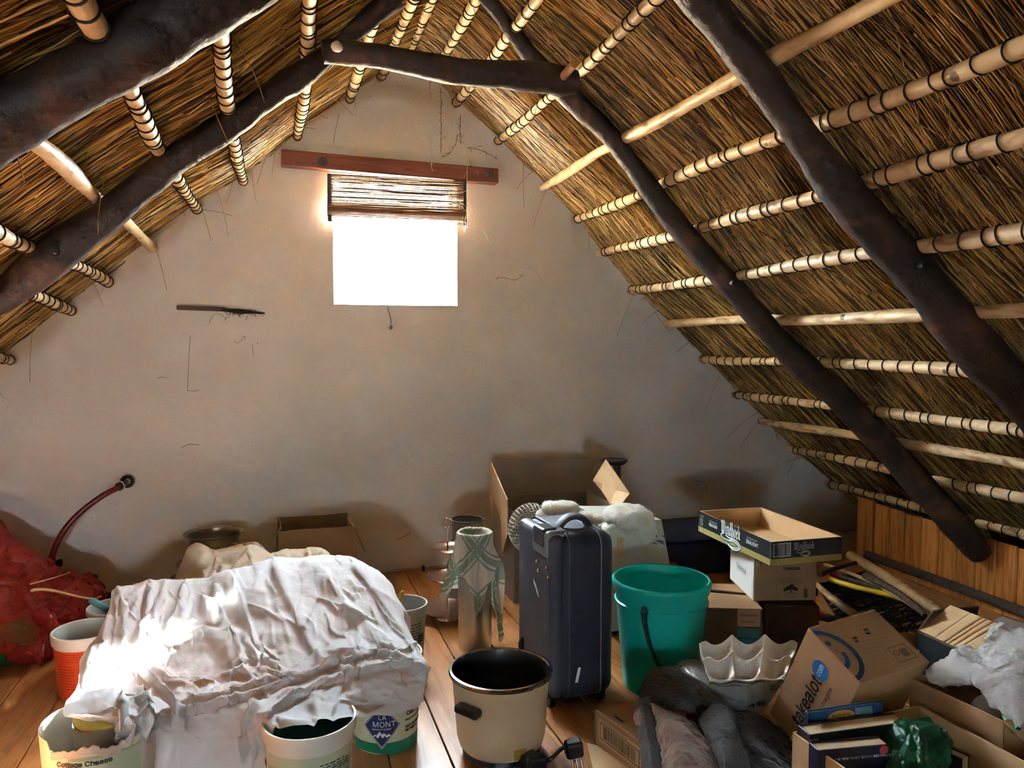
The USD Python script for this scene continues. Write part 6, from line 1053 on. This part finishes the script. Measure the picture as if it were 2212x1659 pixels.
# box of books, nearest on the right
n_, e_ = onz(1714, 1582, .25), onz(1828, 1662, .25); U6 = unit(e_ - n_); V6 = np.array([-U6[1], U6[0], 0]); o = n_ * (1, 1, 0); bk = thing('cardboard_box', 'open pale carton full of books at the lower right edge of the picture', 'box', o)
open_box(bk, o, U6 * .40, V6 * .36, .25, M_cardl, t=.005); face(bk, 'torn_corner', extr(Polygon([(0, 0), (.03, -.004), (.05, -.015), (.02, -.012)]), .001), o + U6 * .06 + UPV * .25, U6, UPV, M_cardd)
M_page = plain('book_pages', lin(206, 184, 148), .85, .08, 60); M_bkblack = plain('black_cover', lin(20, 22, 28), .4, .1)
def book(label, pxl, pxr, depthz, thick, hgt, cover, lean=0.0, cat='book'):     # a standing book: the left and right ends of its top front edge
    a, b = onz(*pxl, depthz), onz(*pxr, depthz); X = unit(b - a); Y = np.cross(UPV, X); w = np.linalg.norm(b - a); p = thing('book', label, cat, (a + b) / 2 - UPV * hgt, group='books in the pale carton'); dn = -unit(UPV + Y * lean) * hgt
    part(p, 'pages', obox(a + Y * .003 + X * .004 - UPV * .003, X * (w - .006), Y * (thick - .006), dn * .97), M_page); part(p, 'cover', obox(a, X * w, Y * .003, dn), cover); part(p, 'cover', obox(a + Y * (thick - .003), X * w, Y * .003, dn), cover); part(p, 'spine', obox(a, X * .0035, Y * thick, dn, .001), cover); return p, a, X, Y, w
p, a, X, Y, w = book('dark blue paperback with THE NEW HARRY BOSCH BESTSELLER and a red sticker', (1768, 1622), (1922, 1608), .262, .036, .20, plain('midnight_cover', lin(26, 28, 48), .4))
m = text2d('THE NEW ', 0.0052, .0003, True); face(p, 'lettering', m, a + X * .035 - UPV * .024, X, UPV, M_whiteprint, .0006); wx = m.bounds[1, 0]; m2 = text2d('HARRY BOSCH ', 0.0052, .0003); face(p, 'lettering', m2, a + X * (.037 + wx) - UPV * .024, X, UPV, M_lgrey, .0006); face(p, 'lettering', text2d('BESTSELLER', 0.0052, .0003, True), a + X * (.040 + wx + m2.bounds[1, 0]) - UPV * .024, X, UPV, M_whiteprint, .0006)
face(p, 'sticker', extr(Point(0, 0).buffer(.0095), .0003), a + X * (w - .014) - UPV * .010, X, UPV, plain('red_sticker', lin(206, 66, 70), .5), .0012, 'round red sticker')
p, a, X, Y, w = book('thick black hardback with silver bands on its spine, in the middle of the carton', (1750, 1588), (1962, 1560), .268, .046, .22, M_bkblack)
for k in range(3): part(p, 'spine_band', obox(a - X * .0012 - Y * .0006 - UPV * (.010 + .012 * k), X * .022, Y * .0008, -UPV * .0028), M_lgrey)
p, a, X, Y, w = book('large thin blue picture book leaning at the back of the carton', (1746, 1540), (1908, 1517), .285, .012, .24, plain('blue_cover', lin(34, 72, 108), .35), .0)
el = affinity.scale(Point(0, 0).buffer(1), .036, .016); face(p, 'title_panel', extr(el, .0003), a + X * .085 - UPV * .020, X, UPV, plain('amber_print', lin(206, 150, 70), .45), .0006, 'amber title oval'); face(p, 'lettering', text2d('Old', .0085, .0003), a + X * .094 - UPV * .022, -X, -UPV, M_ink, .0012); face(p, 'lettering', text2d('Rustenburg', .0065, .0003), a + X * .108 - UPV * .012, -X, -UPV, M_ink, .0012); face(p, 'cover_print', extr(Polygon([(0, 0), (.045, 0), (.05, -.02), (.01, -.03)]), .0003), a + X * .118 - UPV * .004, X, UPV, plain('sky_print', lin(120, 150, 160), .45), .0006)
p, a, X, Y, w = book('brown edged paperback leaning behind the green bag', (2030, 1618), (2078, 1640), .235, .03, .18, M_bkblack)
M_gbag = film('green_carrier_film', lin(24, 100, 64), .8, .42)
rows = [[(1935, 1560, .25), (1960, 1548, .28), (2000, 1548, .285), (2030, 1570, .26)], [(1925, 1590, .24), (1955, 1585, .27), (1990, 1580, .28), (2050, 1600, .25)], [(1915, 1625, .22), (1950, 1625, .25), (1995, 1620, .26), (2062, 1632, .22)], [(1912, 1680, .20), (1950, 1680, .23), (2000, 1680, .23), (2070, 1690, .18)]]
gb = thing('green_carrier_bag', 'crumpled green carrier bag stuffed into the book carton', 'plastic bag', onz(1990, 1620, .2)); part(gb, 'bag', grid_mesh(facets(facets(wrinkle(loft(rows, 170, 150), .040, 13, 151, 2), 24, .0075, 152, (1905, 1540, 2080, 1690)), 70, .0022, 153, (1905, 1540, 2080, 1690))), M_gbag, smooth=True)
# right hand carton
n_, e_ = onz(1968, 1464, .29), onz(2168, 1558, .29); U7 = unit(e_ - n_); V7 = np.array([-U7[1], U7[0], 0]); l7 = np.linalg.norm(e_ - n_); o = n_ * (1, 1, 0); rb = thing('cardboard_box', 'open brown carton with bottle and green plastic inside, at the right edge', 'box', o)
open_box(rb, o, U7 * l7, V7 * .24, .29, M_card, t=.005); panel(rb, 'flap', [e_, e_ + V7 * .24, e_ + V7 * .22 + U7 * .13 - UPV * .05, e_ + U7 * .13 - UPV * .06], M_card)
bo = thing('plastic_bottle', 'cloudy plastic bottle lying in the right hand carton', 'bottle', onz(2130, 1530, .26)); part(bo, 'body', blob(onz(2132, 1530, .26), (.040, .026, .030), .004, 20, 161), M_frost, smooth=True)
single('green_plastic_sleeve', shell(quad_grid(onz(2148, 1520, .285), onz(2160, 1512, .29), onz(2205, 1570, .29), onz(2188, 1584, .27), 10, 6), .008), plain('bright_green', lin(10, 130, 92), .35), 'bright green plastic sleeve standing in the right hand carton', 'plastic sleeve', smooth=30)
single('lilac_cloth', grid_mesh(wrinkle(loft([[(2160, 1650, .17), (2200, 1636, .18), (2260, 1630, .18)], [(2150, 1680, .16), (2200, 1670, .19), (2260, 1660, .19)], [(2150, 1720, .12), (2200, 1710, .15), (2260, 1700, .15)]], 40, 30), .015, 18, 163)), cloth_mat('lilac_cotton', lin(150, 134, 144), .1), 'corner of a dull lilac cloth at the lower right edge', 'cloth', smooth=True)
# dark wine carton with a cream flap
zf = .30; n_, e_ = onz(1983, 1362, zf), onz(2122, 1425, zf); U8 = unit(e_ - n_); V8 = np.array([-U8[1], U8[0], 0]); l8 = np.linalg.norm(e_ - n_); o = n_ * (1, 1, 0); db = thing('cardboard_box', 'green black wine carton with a cream corrugated flap bent out', 'box', o); M_inside = card('dark_inside_card', lin(88, 72, 58))
open_box(db, o, U8 * (l8 + .06), V8 * .21, zf, M_inside, t=.004); nrm = -V8; face(db, 'print', rect2d(.0, .002, l8 + .058, zf - .004, .0006), o + nrm * .0024, U8, UPV, M_ng, label='green black printed front')
P = quad_grid(n_ + V8 * .002, n_ + U8 * (l8 + .015) + V8 * .002, n_ + U8 * (l8 + .055) + V8 * .085 + UPV * .070, n_ + U8 * .025 + V8 * .085 + UPV * .070, 120, 14); sgrid = np.linspace(0, 1, 120)[:, None]; tgrid = np.linspace(0, 1, 14)[None]
P = P + normals(P) * (sum(dd * np.exp(-((sgrid - k - kk * tgrid) / .010) ** 2) for k, kk, dd in ((.26, .02, -.002), (.40, .03, -.004), (.46, .03, -.003), (.53, .04, -.004), (.60, .05, -.003), (.76, .06, -.006), (.90, -.06, -.004))) + .003 * smoothnoise(P, 12, 9, 2))[..., None]
part(db, 'flap', shell(P, .004), M_cardl, label='cream corrugated flap', smooth=50)
panel(db, 'flap', [n_ + V8 * .0, n_ + V8 * .20, n_ + V8 * .19 + UPV * .055 + U8 * .02, n_ + V8 * .03 + UPV * .06 + U8 * .02], M_inside); panel(db, 'flap', [n_ + V8 * .21 + U8 * .02, n_ + V8 * .21 + U8 * (l8 + .06), n_ + V8 * .24 + U8 * (l8 + .10) + UPV * .05, n_ + V8 * .24 + U8 * .05 + UPV * .03], M_cardg)
face(db, 'torn_print', extr(Polygon([(0, 0), (.010, .012), (.012, .040), (.018, .040), (.020, .012), (.030, -.012), (.022, -.02), (.014, .0), (.004, -.02)]), .0004), o + U8 * .068 + UPV * .21, U8, UPV, M_cardl, .0032)
# polyester fibre
rows = [[(2040, 1415, .33), (2078, 1398, .345), (2112, 1404, .335), (2140, 1376, .36), (2162, 1352, .375), (2195, 1362, .37), (2240, 1350, .38), (2300, 1340, .38)], [(2016, 1436, .325), (2060, 1412, .35), (2112, 1412, .355), (2150, 1396, .375), (2190, 1392, .385), (2240, 1390, .39), (2310, 1390, .38)], [(2000, 1458, .312), (2050, 1440, .335), (2110, 1440, .35), (2160, 1440, .36), (2205, 1450, .365), (2250, 1450, .36), (2320, 1450, .36)],
        [(2008, 1474, .300), (2050, 1468, .312), (2106, 1468, .325), (2155, 1488, .335), (2200, 1510, .34), (2250, 1520, .34), (2330, 1520, .33)], [(2030, 1480, .295), (2060, 1478, .297), (2106, 1476, .300), (2150, 1506, .315), (2196, 1550, .32), (2250, 1580, .31), (2330, 1580, .30)], [(2040, 1478, .28), (2062, 1476, .28), (2104, 1474, .285), (2146, 1506, .29), (2192, 1556, .29), (2250, 1600, .27), (2330, 1600, .26)]]
P = loft(rows, 230, 190); nrm_ = normals(P); nrm_ = nrm_ * np.sign((nrm_ * (EYE - P)).sum(-1, keepdims=True)); P = P + nrm_ * (.095 * smoothnoise(P, 8, 171, 5) + .024 * smoothnoise(P, 34, 172, 4))[..., None]
ff = thing('fibre_filling', 'billowing white polyester fibre heaped on the cartons at the right edge', 'fibre filling', P.mean((0, 1))); fm = grid_mesh(P); part(ff, 'body', fm, M_fluff, smooth=True)
part(ff, 'fibre', fuzz(fm, 2500, .012, 8, .00025), M_fluff, kind='stuff', smooth=True)
single('white_card', shell(quad_grid(onz(1960, 1420, .30), onz(1984, 1404, .31), onz(1990, 1440, .26), onz(1972, 1448, .25), 6, 6), .003), M_wcard, 'scrap of pale card beside the parcel and the dark carton', 'card', smooth=30)
